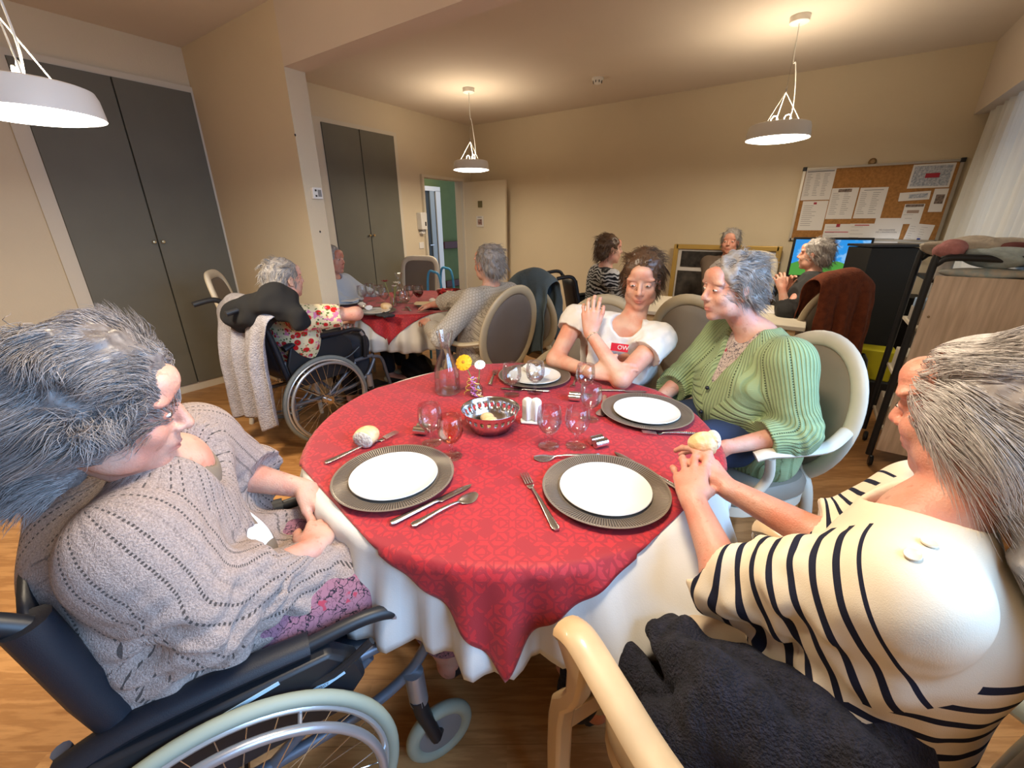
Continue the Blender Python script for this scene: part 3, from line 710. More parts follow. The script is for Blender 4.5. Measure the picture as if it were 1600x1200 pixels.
for top, c_, r in ((V(-.04, -.03, .20), (.20, .012, .02), .035), (V(.04, .02, .19), (.62, .60, .52), .03), (V(.06, -.02, .17), (.55, .54, .48), .025)):
    MB().tube([(0, 0, .01), top*.6, top], .0025, 6).build('flower_stem', GREENST, t)
    f_ = MB()
    for k in range(11):
        a = 2*PI*k/11; R_ = Matrix.Rotation(a, 3, 'Z') @ Matrix.Rotation(-.3-.2*(k % 2), 3, 'Y'); f_.add([R_ @ V(x*r, y*r, 0)+top for x, y in ((0, 0), (.5, -.2), (1, 0), (.5, .2))], [(0, 1, 2, 3)])
    f_.build('flower_petals', mat('petal_%.2f' % c_[0], c_, .6), t, smooth=False, solid=.001)
q = PZ(702, 468, Z2); bowl(q.x, q.y, Z2, 1.15, 'red metal bread bowl with square cut-outs on the farther table', mat('red_metal', (.22, .03, .03), .3, .6))
bread_roll((q.x-.02, q.y, Z2+.05), .4, 'pale bread heaped in the red metal bowl', 1.2, 21)
q = PZ(677, 473, Z2); rn = MB(); P = [[V((-.06+.12*i/12), (-.04+.08*j/8), .11*math.exp(-((i-6)/3.6)**2)*(1-.08*abs(j-4))) for i in range(13)] for j in range(9)]
o = rn.grid(P).build('red_napkin', mat('red_napkin', (.45, .02, .02), .8), solid=.006); o.location = (q.x+.01, q.y+.12, Z2+.004); tag(o, 'red folded napkin standing up beside the red bread bowl', 'napkin')
for k, (a_, b2, kd, lb) in enumerate((((652, 488), (671, 487), 'knife', 'steel knife near the edge of the farther table'), ((636, 480), (642, 487), 'spoon', 'steel spoon by the glasses on the farther table'))):
    a_ = PZ(*a_, Z2); b2 = PZ(*b2, Z2); flatware(kd, (a_.x, a_.y), (b2.x, b2.y), lb, Z2+.002)
# ------------------------------------------------------------------ chairs
def heading(h): return math.atan2(h[1], h[0])-PI/2
def ring_frame(cx, cz, rx, rz_, y0, lean, rad, n=48, superp=2.0, bow=.02):
    pts = []
    for i in range(n):
        a = 2*PI*i/n; c, s = math.cos(a), math.sin(a); e = 2/superp
        x = rx*abs(c)**e*(1 if c >= 0 else -1); z = rz_*abs(s)**e*(1 if s >= 0 else -1)
        pts.append(V(cx+x, y0-(z+cz-.45)*lean-bow*(1-(x/rx)**2), cz+z))
    return pts
def pad_mesh(rx, rz_, cx, cz, y0, lean, th, superp=2.0, bow=.02):
    b = MB(); n = 48; rows = []
    for sgn in (1, -1):
        pass
    prof = [(1.0, 0), (.99, .45), (.93, .8), (.8, 1.0), (.4, 1.15), (.001, 1.2)]
    for f, h in [(p[0], -p[1]) for p in prof[::-1]]+prof:
        row = []
        for i in range(n):
            a = 2*PI*i/n; c, s = math.cos(a), math.sin(a); e = 2/superp
            x = f*rx*abs(c)**e*(1 if c >= 0 else -1); z = f*rz_*abs(s)**e*(1 if s >= 0 else -1)
            row.append(V(cx+x, y0-(z+cz-.45)*lean-bow*(1-(x/rx)**2)+h*th, cz+z))
        rows.append(row)
    return b.grid(rows, wrap=True)
def chair(loc, h, label, frame, pad, arms=True, superp=2.0, back=(.235, .27), cz=.735, group=None, armh=.655, armcurl=False, seatz=.47, aw=.285, lean=.18):
    t = empty('dining_chair', (loc[0], loc[1], 0), heading(h), label, 'chair', group)
    rx, rz_ = back; y0 = -.225; w = .235
    # seat
    P = []; n = 40
    def so(f, z):
        row = []
        for i in range(n):
            a = 2*PI*i/n; c, s = math.cos(a), math.sin(a); x = .255*abs(c)**.6*(1 if c >= 0 else -1); y = .235*abs(s)**.6*(1 if s >= 0 else -1)
            row.append(V(x*f*(1+.07*y/.235), y*f, z))
        return row
    MB().grid([so(.001, seatz-.055), so(.96, seatz-.055), so(1, seatz-.045), so(1, seatz-.012), so(.93, seatz+.012), so(.6, seatz+.024), so(.001, seatz+.027)], wrap=True).build('seat', pad, t)
    MB().grid([so(.001, seatz-.10), so(.97, seatz-.10), so(.99, seatz-.095), so(.99, seatz-.054), so(.9, seatz-.053)], wrap=True).build('seat_frame', frame, t)
    # back
    pts = ring_frame(0, cz, rx, rz_, y0, lean, .02, superp=superp)
    MB().tube(pts, .030, 12, closed=True, flat=.55, up=(0, 1, 0)).build('back_frame', frame, t)
    MB().grid(pad_mesh(rx*.91, rz_*.91, 0, cz, y0, lean, .016, superp).v and [[]]*0 or [[V(0, 0, 0)]*2]*2) if False else None
    pad_mesh(rx*.90, rz_*.90, 0, cz, y0, lean, .018, superp).build('backrest', pad, t)
    zb = cz-rz_*.90
    for s in (-1, 1):
        x = s*rx*.55
        MB().tube(smooth_path([(x*.8, y0-(zb-.45)*lean-.01, zb+.03), (s*.17, y0, seatz-.06), (s*.20, y0-.01, .25), (s*.215, y0-.06, 0)], 6), [.024]*12+[.022, .021, .020, .019, .018, .017, .016], 10).build('leg', frame, t)
        if armcurl:
            # front leg rises in an S curve into the arm scroll
            prof = [(.210, 0), (.245, .0), (.262, .30), (.262, .40), (.252, .47), (.222, .515), (.208, .55), (.208, .60), (.245, .645), (.235, .685), (.19, .688), (.16, .66), (.165, .60), (.172, .55), (.19, .50), (.212, .46), (.218, .40)]
            MB().prism(prof, s*aw-.02, s*aw+.02, 'yz').build('leg', frame, t, bevel=.008)
            a_ = [(s*aw, .235, .672), (s*aw, .19, .687), (s*aw*1.0, .11, .668), (s*aw, 0, .640), (s*aw*.99, -.12, .636), (s*aw*.93, -.22, .655), (s*rx*.97, y0-.04, .69)]
            MB().tube(smooth_path(a_, 6), [.033]*31+[.028]*6, 12, flat=.6, up=(0, 0, 1)).build('armrest', frame, t)
        else:
            MB().tube([(s*.215, .19, seatz-.06), (s*.215, .195, .25), (s*.205, .20, 0)], [.022, .02, .015], 10).build('leg', frame, t)
            if arms:
                a_ = [(s*rx*.98, y0-.035, armh+.03), (s*aw, -.13, armh+.005), (s*aw, 0, armh), (s*aw*.99, .10, armh+.005), (s*aw*.95, .14, armh-.01)]
                MB().tube(smooth_path(a_, 6), .024, 12, flat=.62, up=(0, 0, 1)).build('armrest', frame, t)
                MB().tube(smooth_path([(s*.25, .11, seatz-.03), (s*.262, .06, .54), (s*aw*.985, .09, armh-.01)], 5), .017, 10).build('arm_support', frame, t)
    if armcurl:
        for z, y in ((.16, None),): MB().box((0, .235, .40), (2*aw-.03, .022, .06)).build('front_rail', frame, t, bevel=.004)
    return t
HP3 = (-.70, -.71)
chair((.098, .705), (-.89, .455), 'light beech armchair in the foreground, under the woman in the striped top', BEECH, mat('tan_vinyl', (.40, .27, .15), .5), armcurl=True, aw=.30, cz=.72)
chair((-.12, 1.80), HP3, 'cream-framed oval-back armchair of the woman in the green cardigan', LIGHTWOOD, TAUPE, back=(.24, .28), cz=.685)
chair((-.90, 2.05), (.15, -1), 'cream oval-back chair of the woman in the white T-shirt', CREAMWOOD, TAUPE, back=(.245, .275), cz=.70, arms=True)
chair((-.36, 2.66), (.30, .95), 'empty cream oval-back chair behind and between the two women across the table', CREAMWOOD, TAUPE, back=(.245, .285), cz=.74)
chair((-1.84, 2.30), (-.92, .15), 'oval-back armchair of the person in the grey knitted sweater', CREAMWOOD, DARKTAUPE, back=(.235, .285), cz=.72)
chair((-3.48, 3.12), (.25, -1), 'empty white-framed chair with a square grey back beyond the farther table', LIGHTWOOD, DARKTAUPE, superp=5, back=(.215, .24), cz=.80, lean=.1)
chair((-3.24, 1.60), (.55, .83), 'white-framed grey chair behind the wheelchair with the hanging cardigan', LIGHTWOOD, DARKTAUPE, superp=4, back=(.22, .25), cz=.82)
chair((-3.53, 2.27), (.9, .35), 'cream chair of the person in the pale blue top, behind the wall stub', CREAMWOOD, TAUPE, back=(.22, .25), cz=.72, arms=False)
# ------------------------------------------------------------------ wheelchairs
GREYTYRE = mat('grey_tyre', (.20, .21, .19), .7, bump=.1, bscale=200); GREENTYRE = mat('grey_green_tyre', (.30, .33, .26), .6)
ALU = mat('painted_alu', (.42, .44, .48), .3, .7); RIMM = mat('light_rim', (.60, .60, .58), .3, .6); GREYBLUE = mat('grey_blue_frame', (.15, .17, .21), .4, .5)
def wheel(par, c, R, tyre, camber=0, big=True, name='rear_wheel'):
    sx = 1 if c[0] > 0 else -1
    w = bpy.data.objects.new(name, None); COL.objects.link(w); w.location = c; w.rotation_euler = (0, camber, 0); w.parent = par
    def circ(r, x=0, n=72): return [V(x, r*math.cos(2*PI*i/n), r*math.sin(2*PI*i/n)) for i in range(n)]
    if big:
        MB().tube(circ(R-.014), .014, 12, closed=True, up=(1, 0, 0)).build('tyre', tyre, w)
        MB().tube(circ(R-.031), .009, 10, closed=True, up=(1, 0, 0), flat=1.2).build('rim', RIMM, w)
        MB().tube(circ(R-.045, sx*.035), .0095, 12, closed=True, up=(1, 0, 0)).build('handrim', ALU, w)
        hb = MB(); hb.tube([(-.03, 0, 0), (.03, 0, 0)], .016, 16); hb.tube([(-.027, 0, 0), (-.022, 0, 0)], .027, 20); hb.tube([(.022, 0, 0), (.027, 0, 0)], .027, 20); hb.tube([(sx*.03, 0, 0), (sx*.05, 0, 0)], .010, 12); hb.build('hub', CHROME, w)
        sp = MB()
        for k in range(32):
            a = 2*PI*k/32; off = (.55 if (k//2) % 2 else -.55); x = -.024 if k % 2 else .024
            sp.tube([V(x, .025*math.cos(a+off), .025*math.sin(a+off)), V(0, (R-.035)*math.cos(a), (R-.035)*math.sin(a))], .0011, 5)
        sp.build('spokes', CHROME, w)
        for k in range(6):
            a = 2*PI*k/6; MB().tube([V(sx*.035, (R-.045)*math.cos(a), (R-.045)*math.sin(a)), V(0, (R-.033)*math.cos(a), (R-.033)*math.sin(a))], .004, 6).build('handrim_bracket', ALU, w)
    else:
        MB().tube(circ(R-.018), .018, 12, closed=True, up=(1, 0, 0)).build('tyre', tyre, w)
        MB().lathe([(0, -.012), (R-.03, -.008), (R-.03, .008), (0, .012)], seg=28).xform(Matrix.Rotation(PI/2, 4, 'Y')).build('wheel_disc', mat('grey_disc', (.2, .2, .2), .5), w)
    return w
def wheelchair(loc, h, label, tyre, big=.30, wx=.30, labels=False, dress=BLACKR):
    t = empty('wheelchair', (loc[0], loc[1], 0), heading(h), label, 'wheelchair')
    for s in (-1, 1):
        hl = .615 if labels else .715; dz = hl-.715; pf = .10 if labels else 0; pz = -.06 if labels else 0
        wheel(t, (s*wx, 0, big), big, tyre, camber=-s*.03)
        # caster
        wheel(t, (s*.25, .42, .095), .095, tyre, big=False, name='caster_wheel')
        MB().tube([(s*.25, .42, .10), (s*.25+s*.03, .40, .13), (s*.25, .38, .20), (s*.25, .37, .27)], [.012, .016, .02, .02], 10).build('caster_fork', BLACKP, t)
        MB().tube([(s*.245, .375, .25), (s*.245, .37, .36)], .024, 14).build('caster_housing', ALU, t)
        # frame tubes
        fr = MB()
        fr.tube(smooth_path([(s*.235, -.19, .30), (s*.235, .10, .30), (s*.235, .26, .31), (s*.235, .37, .36), (s*.235, .44, .46)], 5), .0135, 10)
        fr.tube([(s*.235, -.19, .20), (s*.235, -.19, .50), (s*.235, -.20, .60)], .0135, 10)
        fr.tube([(s*.235, -.20, .47), (s*.235, .43, .49)], .0135, 10)
        fr.tube([(s*.235, .05, .30), (s*.235, .28, .47)], .012, 10)
        fr.build('side_frame', GREYBLUE, t)
        MB().tube(smooth_path([(s*.235, .42, .48), (s*.235, .50, .45), (s*.22, .55, .30), (s*.20, .60, .14)], 5), .0125, 10).build('footrest_hanger', GREYBLUE, t)
        MB().box((s*.12, .64, .12), (.16, .20, .014), Matrix.Rotation(-.1, 3, 'X')).build('footplate', BLACKP, t, bevel=.004)
        # back cane, sleeve and push handle
        MB().tube([(s*.235, -.195+pf, .48), (s*.235, -.24+pf, .72+pz/2), (s*.235, -.285+pf*1.2, .92+pz)], .030 if labels else .018, 12).build('back_post', BLACKR, t)
        MB().tube(smooth_path([(s*.235, -.285+pf*1.2, .91+pz), (s*.235, -.31+pf, .945+pz), (s*.235, -.36+pf, .955+pz), (s*.235, -.45+pf, .94+pz)], 5), .0165, 12).build('push_handle', BLACKP, t)
        # side guard + armrest
        gp = [(-.17, .42), (.20, .43), (.26, .50), (.25, .645+dz), (.20, .70+dz), (-.16, .70+dz), (-.20, .58+dz)]
        g_ = MB().prism(gp, s*.250, s*(.297 if labels else .274), 'yz').build('side_guard', BLACKP, t, bevel=.008)
        MB().tube(smooth_path([(s*.262, -.20, .685+dz), (s*.262, -.10, .715+dz), (s*.262, .05, .72+dz), (s*.262, .17, .715+dz)], 5), .027, 12, flat=.7, up=(0, 0, 1)).build('armrest', BLACKR, t)
        MB().tube(smooth_path([(s*.262, .17, .712+dz), (s*.262, .28, .715+dz), (s*.262, .345, .69+dz), (s*.262, .36, .63+dz), (s*.255, .355, .50)], 6), .0155, 12).build('armrest_tube', BLACKP, t)
        MB().tube([(s*.262, .335, .697+dz), (s*.262, .357, .665+dz)], .0162, 12).build('tube_collar', ALU, t)
        MB().tube(smooth_path([(s*.28, .12, .54), (s*.30, .20, .55), (s*.31, .28, .60)], 4), .008, 8).build('brake_lever', BLACKP, t)
    Mx = MB(); P = [[V(-.225+.45*j/8, -.19+.60*i/8, .485-.02*math.sin(PI*j/8)) for j in range(9)] for i in range(9)]
    Mx.grid(P).build('seat_sling', dress, t, solid=.02)
    P = [[V(-.225+.45*j/8, -.20+pf-.045*math.sin(PI*j/8)-(.09-pf*.2)*i/8, .50+(.42+pz)*i/8) for j in range(9)] for i in range(9)]
    MB().grid(P).build('backrest', dress, t, solid=.012)
    cb = MB(); cb.tube([(-.235, .10, .30), (.235, .05, .46)], .011, 8); cb.tube([(.235, .10, .30), (-.235, .05, .46)], .011, 8); cb.build('cross_brace', GREYBLUE, t)
    MB().tube([(-wx, 0, big), (wx, 0, big)], .009, 8).build('axle', STEEL, t)
    return t
WC1 = wheelchair((-.985, .215), (.40, .915), 'black wheelchair in the near left corner, under the woman in the taupe cardigan', GREENTYRE, wx=.325, labels=True)
WC2 = wheelchair((-2.79, 1.46), (.04, 1.0), 'black wheelchair with grey tyres at the farther table, a pale cardigan hanging on its back', GREYTYRE, wx=.31)
wheelchair((-1.62, 3.80), (.75, .66), 'black wheelchair of the person in the zebra-print top', GREYTYRE)
# stickers on the near wheelchair
STK = mat('blue_white_sticker', (.45, .62, .72), .5)
for (ya, za, yb, zb, h_, s_) in ((-.17, .535, -.05, .558, .017, 'FRM 107'), (.11, .515, .22, .54, .015, 'Me Tichty'), (.0, .576, .11, .592, .009, '')):
    d = V(0, yb-ya, zb-za); L = d.length; a = math.atan2(zb-za, yb-ya)
    o = MB().box((0, 0, 0), (.001, L, h_), Matrix.Rotation(a, 3, 'X')).build('sticker', STK, WC1, smooth=False); o.location = (.2975, (ya+yb)/2, (za+zb)/2)
    if s_:
        text('sticker_text', s_, h_*.8, INK, WC1, (.2983, (ya+yb)/2, (za+zb)/2), (PI/2+0, -a, PI/2)).rotation_euler = (Matrix.Rotation(a, 3, 'X') @ Matrix(((0, 0, 1), (1, 0, 0), (0, 1, 0)))).to_euler()
o = text('frame_text', 'Action', .032, mat('silver_ink', (.5, .52, .56), .5), WC1, (.2495, .165, .385), (0, 0, 0)); o.rotation_euler = (Matrix.Rotation(math.radians(37), 3, 'X') @ Matrix(((0, 0, 1), (1, 0, 0), (0, 1, 0)))).to_euler()

# ------------------------------------------------------------------ back of the room
# cork board
bx0, bx1, bz0, bz1 = -.225, .86, 1.235, 1.865; yb = YB-.012
CORK = mat('cork', (.36, .17, .05), .9, var=.2, vscale=60, bump=.3, bscale=200)
t = empty('cork_board', ((bx0+bx1)/2, yb, 0), 0, 'framed brown cork board on the back wall covered with papers', 'notice board')
cx = (bx0+bx1)/2
MB().box((0, -.004, (bz0+bz1)/2), (bx1-bx0, .012, bz1-bz0)).build('cork_panel', CORK, t, smooth=False)
fr = MB()
for x in (bx0-cx, bx1-cx): fr.box((x, -.008, (bz0+bz1)/2), (.022, .026, bz1-bz0+.02))
for z in (bz0, bz1): fr.box((0, -.008, z), (bx1-bx0, .026, .018))
fr.build('frame', mat('alu_frame', (.42, .38, .32), .4, .5), t, smooth=False)
for x in (bx0-cx, bx1-cx): MB().box((x, -.012, bz1), (.034, .034, .034)).build('corner_cap', BLACKP, t, bevel=.004)
def paper(px0, py0, px1, py1, label, tilt=0, lines=9, head=None, pic=None, cols=1, title=None, lw=.75):
    a = PY(px0, py0, YB-.025); b = PY(px1, py1, YB-.025); w = b.x-a.x; h = a.z-b.z; c = V((a.x+b.x)/2, YB-.0235-.0004*len(label) % .002, (a.z+b.z)/2)
    t = MB().box((0, 0, 0), (w, .0012, h)).build('pinned_paper', PAPER, smooth=False); t.location = c; t.rotation_euler = (0, math.radians(tilt), 0); tag(t, label, 'paper', 'papers on the cork board')
    rg = random.Random(len(label)*7+int(px0)); b_ = MB(); top = h*.34
    if not pic or pic[1] < .2:
        for k in range(lines):
            z = top-k*(h*.74)/max(lines, 1)
            for q in range(cols):
                x0 = -w*.42+q*w*.84/cols; L = w*.84/cols*rg.uniform(.5, .9)*lw; b_.box((x0+L/2, -.0012, z), (L, .0006, h*.012))
        if lines: b_.build('printed_lines', INK, t, smooth=False)
    if head:
        MB().box((0, -.0014, h*.42), (w*head[0], .0008, h*head[1])).build('heading', head[2], t, smooth=False)
    if pic:
        MB().box((w*pic[2], -.0014, h*pic[3]), (w*pic[0], .0008, h*pic[1])).build('picture', pic[4], t, smooth=False)
    if title: text('title_text', title[0], h*title[1], title[2], t, (0, -.002, h*title[3]), (PI/2, 0, 0))
    return t
DPIC = mat('dark_photo', (.05, .04, .035), .5, vcol=(.3, .22, .18), vscale=60); RPIC = mat('red_emblem', (.35, .02, .04), .6); BPIC = mat('blue_grey_print', (.20, .24, .32), .6, vcol=(.6, .62, .66), vscale=70)
paper(1261, 265, 1295.7, 312, 'tall timetable sheet at the upper left corner of the cork board', 0, 14, (.9, .035, INK), cols=3)
paper(1255, 314.5, 1283.7, 360, 'letter with a small red crest under the upper left timetable', 0, 11, (.12, .07, RPIC))
paper(1300.7, 294.5, 1330, 342, 'printed form with a dark banner, second from the left on the cork board', 0, 12, (.5, .10, DPIC), cols=2)
paper(1345, 293.7, 1375, 341, 'printed form without banner in the middle of the cork board', 0, 12, (.7, .02, INK), cols=2)
paper(1428, 257.5, 1482.5, 292.5, 'wide poster with a red oval and small pictures, upper right of the cork board', 0, 0, None, (.9, .85, 0, 0, BPIC), title=None)
paper(1407, 300.5, 1451, 312.5, 'narrow horizontal card with a blue printed band below the wide poster', -3, 2, None, (.6, .5, .12, 0, BPIC))
paper(1461, 295, 1471, 331, 'narrow leaflet with a dark photo at the right edge of the cork board', 0, 0, None, (.62, .4, .05, .05, DPIC))
paper(1414.5, 319, 1436, 350, 'leaflet with brown print and a red seal below the horizontal card', 0, 4, (.9, .12, DPIC), (.6, .15, .0, .12, mat('brown_print', (.35, .25, .2), .6)))
paper(1289.5, 350, 1323.7, 380, 'sheet with a red seal and red line at the lower left of the cork board', 0, 5, (.14, .16, RPIC), (.9, .04, 0, .08, REDINK))
paper(1328.7, 349.5, 1358, 380, 'sheet with red lines in a shiny sleeve, left of the boxed notice', 0, 4, (.6, .05, REDINK))
paper(1368.7, 341, 1402, 380, 'white notice with a boxed title in the lower middle of the cork board', 0, 0, None, (.7, .02, 0, -.33, INK), title=("PROGRAMME\nDE L'ANIMATION", .09, INK, -.02))
paper(1420, 350, 1450, 380, 'sheet with a small blue emblem at the lower right of the cork board', 6, 6, None, (.13, .14, .1, -.3, mat('blue_emblem', (.03, .06, .3), .6)), cols=2)
c = PY(1457, 274, YB-.03); tag(MB().box((0, 0, 0), (.09, .001, .035)).build('red_badge', RPIC), 'red oval badge in the middle of the wide poster', 'badge').location = c
c = PY(1363, 253, YB); t = tag(MB().lathe([(.0, 0), (.03, 0), (.03, .02), (.015, .035), (0, .035)], seg=20).xform(Matrix.Rotation(PI/2, 4, 'X')).build('wall_hook', mat('dull_brass', (.3, .2, .1), .5, .5)), 'small round brown knob on the wall just above the cork board', 'wall knob'); t.location = c

# gold framed display leaning by the back wall
fx0, fx1, fz0, fz1, fy = -1.30, -.29, .50, 1.14, 5.22
t = empty('framed_display', ((fx0+fx1)/2, fy, 0), 0, 'large gold-framed display with dark pictures standing against the back wall', 'framed picture')
GOLD = mat('gold_frame', (.50, .33, .09), .4, .3); cx = (fx0+fx1)/2; fr = MB()
for x in (fx0-cx, fx1-cx): fr.box((x, 0, (fz0+fz1)/2), (.05, .04, fz1-fz0+.05))
for z in (fz0, fz1): fr.box((0, 0, z), (fx1-fx0, .04, .05))
fr.build('frame', GOLD, t, smooth=False, bevel=.006)
MB().box((0, .01, (fz0+fz1)/2), (fx1-fx0-.04, .01, fz1-fz0-.04)).build('mount_board', PAPER, t, smooth=False)
MB().box((0, 0, 1.01), (.88, .008, .17)).build('picture', mat('night_photo', (.008, .008, .010), .25, vcol=(.06, .055, .05), vscale=12), t, smooth=False)
for x in (-.28, .28): MB().box((x, 0, .71), (.36, .008, .34)).build('picture', mat('dark_screen', (.015, .015, .017), .3, vcol=(.10, .09, .08), vscale=9), t, smooth=False)
MB().box((.42, -.006, .855), (.05, .004, .04)).build('plaque', PAPER, t, smooth=False)
tag(MB().box((cx, 5.14, .24), (1.15, .26, .46)).build('low_cabinet', CREAMWOOD, smooth=False, bevel=.005), 'low cream cabinet carrying the gold-framed display', 'cabinet')

# table 3 with the people behind
T3 = (-.72, 3.72)
t = empty('dining_table', (T3[0]+.1, T3[1], 0), 0, 'light wooden table behind, where the person in the dark cardigan rests an arm', 'table')
MB().box((0, 0, .735), (1.35, .8, .03)).build('tabletop', LIGHTWOOD, t, smooth=False, bevel=.006)
MB().box((0, 0, .69), (1.22, .68, .06)).build('apron', BEECH, t, smooth=False)
for sx in (-1, 1):
    for sy in (-1, 1): MB().box((sx*.6, sy*.33, .36), (.05, .05, .72)).build('leg', BEECH, t, smooth=False, bevel=.004)
q = PZ(1213, 487, .755); o = MB().add([(-.1, -.07, 0), (.08, -.09, 0), (.11, .06, .001), (-.07, .08, 0)], [(0, 1, 2, 3)]).build('paper_sheet', PAPER, solid=.002, smooth=False); o.location = (q.x, q.y, .7515); tag(o, 'white paper sheets on the light wooden table, beside the dark cardigan\'s elbow', 'paper')
chair((-.50, 4.55), (.0, -1), 'white-framed chair behind the green-cardigan woman\'s head, in front of the gold-framed display', LIGHTWOOD, DARKTAUPE, superp=4, back=(.22, .25), cz=.86)
q = PD(1295, 480, 3.35); chair((-.02, 3.92), (-.7, .7), 'chair with a rust-coloured jacket over its back', CREAMWOOD, TAUPE, back=(.22, .25), cz=.74, arms=False)
# blue-grey garment over a chair
chair((-1.62, 3.02), (.2, .95), 'chair under the blue-grey jacket beside the zebra-print top', CREAMWOOD, TAUPE, back=(.2, .24), cz=.73, arms=False)
def drape(name, c, h, w, top, drop_f, drop_b, m, th=.03, seed=0, amp=.02, label=None, cat=None, waist=1.0):
    """cloth folded over a chair back: profile goes down the back, over the top, down the front"""
    rg = random.Random(seed); b = MB(); rz = heading(h); nu = 26; P = []
    prof = []
    for i in range(9): prof.append((-th/2-.004-.02*(1-i/8), top-drop_b*(1-i/8)))
    for i in range(1, 6): a = PI-PI*i/6; prof.append((th/2*math.cos(a), top+th/2*math.sin(a)))
    for i in range(9): prof.append((th/2+.004+.02*i/8, top-drop_f*i/8))
    f1, f2 = rg.uniform(0, 6), rg.uniform(0, 6)
    for j, (y, z) in enumerate(prof):
        k = min(1, (top-z)/.25); row = []
        for i in range(nu):
            x = -1+2*i/(nu-1); ww = w/2*(1-(1-waist)*k)
            off = amp*k*(math.sin(x*9+f1)+.6*math.sin(x*17+f2)); s = 1 if j > 11 else -1
            dz = -.06*abs(x)**3*(1-k)+.03*k*math.sin(x*5+f2)
            row.append(V(x*ww+.01*math.sin(z*30), y+off*s*.9+ (s*amp*k), z+dz))
        P.append(row)
    b.grid(P); b.xform(Matrix.Translation(c) @ Matrix.Rotation(rz, 4, 'Z')); o = b.build(name, m, angle=180, solid=.008, sub=1)
    return tag(o, label, cat)
drape('jacket', (.192, 3.708, 0), (-.7, .7), .44, 1.03, .50, .62, mat('rust_fabric', (.15, .035, .012), .95, var=.25, vscale=30, bump=.5, bscale=90), label='rust-orange jacket hanging over the back of a chair', cat='jacket', th=.14, seed=3)
drape('jacket', (-1.678, 2.735, 0), (.2, .95), .42, 1.02, .50, .55, mat('bluegrey_fabric', (.085, .115, .13), .95, bump=.3, bscale=120), label='blue-grey jacket hanging over a chair back left of the zebra-print top', cat='jacket', th=.13, seed=5)
drape('pale_cardigan', (-2.70, 1.19, 0), (.04, 1), .66, .94, .10, .70, mat('pale_knit', (.33, .315, .345), .95, var=.14, vscale=40, bump=.9, bscale=130), label='pale grey knitted cardigan hanging over the back of the wheelchair', cat='cardigan', th=.14, seed=9, amp=.035, waist=.8)
black_jacket_spot = (PD(374, 494, 2.44), PD(436, 470, 2.34), PD(468, 498, 2.32))
lump('x', (-.40, 2.56, .53), (.16, .13, .05), mat('grey_cloth', (.30, .30, .29), .95), .5, .3, 4).name = 'grey_cloth'
tag(bpy.data.objects['grey_cloth'], 'grey folded cloth on the seat of the empty oval-back chair', 'cloth')

# TV screen, desk, black cabinet
scr = bpy.data.materials.new('screen_picture'); nt, ns, ln, b = nodes(scr); g = G(nt); co = g.co(); x, y, z = g.xyz(co)
hill = g.m('ADD', -.045, g.m('MULTIPLY', g.m('SINE', g.m('MULTIPLY', x, 24)), .018)); land = g.m('LESS_THAN', z, hill)
cl = g.step(g.noise(co, 12, 3), .55, .06)
sky = g.mix(g.m('MULTIPLY', cl, .5), (.02, .30, .80, 1), (.45, .75, 1, 1)); im = g.mix(land, sky, (.08, .33, .05, 1))
b.inputs['Base Color'].default_value = (0, 0, 0, 1); ln.new(im, b.inputs['Emission Color']); b.inputs['Emission Strength'].default_value = .9
q = PD(1318, 404, 3.95); t = empty('television', (q.x-.12, q.y, 0), math.radians(8), 'flat television showing a blue sky over a green meadow, under the cork board', 'television')
MB().box((0, 0, q.z), (.62, .035, .37)).build('housing', BLACKP, t, smooth=False, bevel=.004)
s_ = MB().box((0, 0, 0), (.58, .003, .33)).build('screen', scr, t, smooth=False); s_.location = (0, -.019, q.z)
MB().box((0, .03, q.z-.24), (.08, .03, .14)).build('stand', BLACKP, t, smooth=False)
tag(MB().box((q.x+.02, q.y+.12, (q.z-.30)/2), (1.2, .5, q.z-.30)).build('media_cabinet', mat('dark_furniture', (.012, .011, .010), .6), smooth=False, bevel=.004), 'dark low cabinet under the television', 'cabinet')
# tall black panel cabinet
a = PD(1346, 383, 3.3); b2 = PD(1430, 381, 3.3)
bl_ = empty('black_cabinet', ((a.x+b2.x)/2, (a.y+b2.y)/2+.1, 0), math.atan2(b2.y-a.y, b2.x-a.x), 'tall plain black cabinet between the television and the trolley', 'cabinet')
L = (b2-a).length; MB().box((0, 0, a.z/2-.01), (L, .24, a.z-.02)).build('carcass', BLACK, bl_, smooth=False, bevel=.004)
MB().box((0, -.004, a.z-.005), (L+.02, .26, .018)).build('top_panel', BLACKP, bl_, smooth=False, bevel=.003)
# slim white lamp glowing below the cork board, behind the black cabinet
t = empty('desk_lamp', (.42, 5.16, 0), 0, 'slim white tube lamp glowing under the cork board behind the black cabinet', 'lamp')
MB().tube([(-.28, 0, 1.155), (.28, 0, 1.155)], .014, 12).build('light_tube', emis('tube_light', (.85, .92, 1), 6), t)
MB().box((0, .07, 1.15), (.62, .05, .05)).build('bracket', WHITE, t, smooth=False)

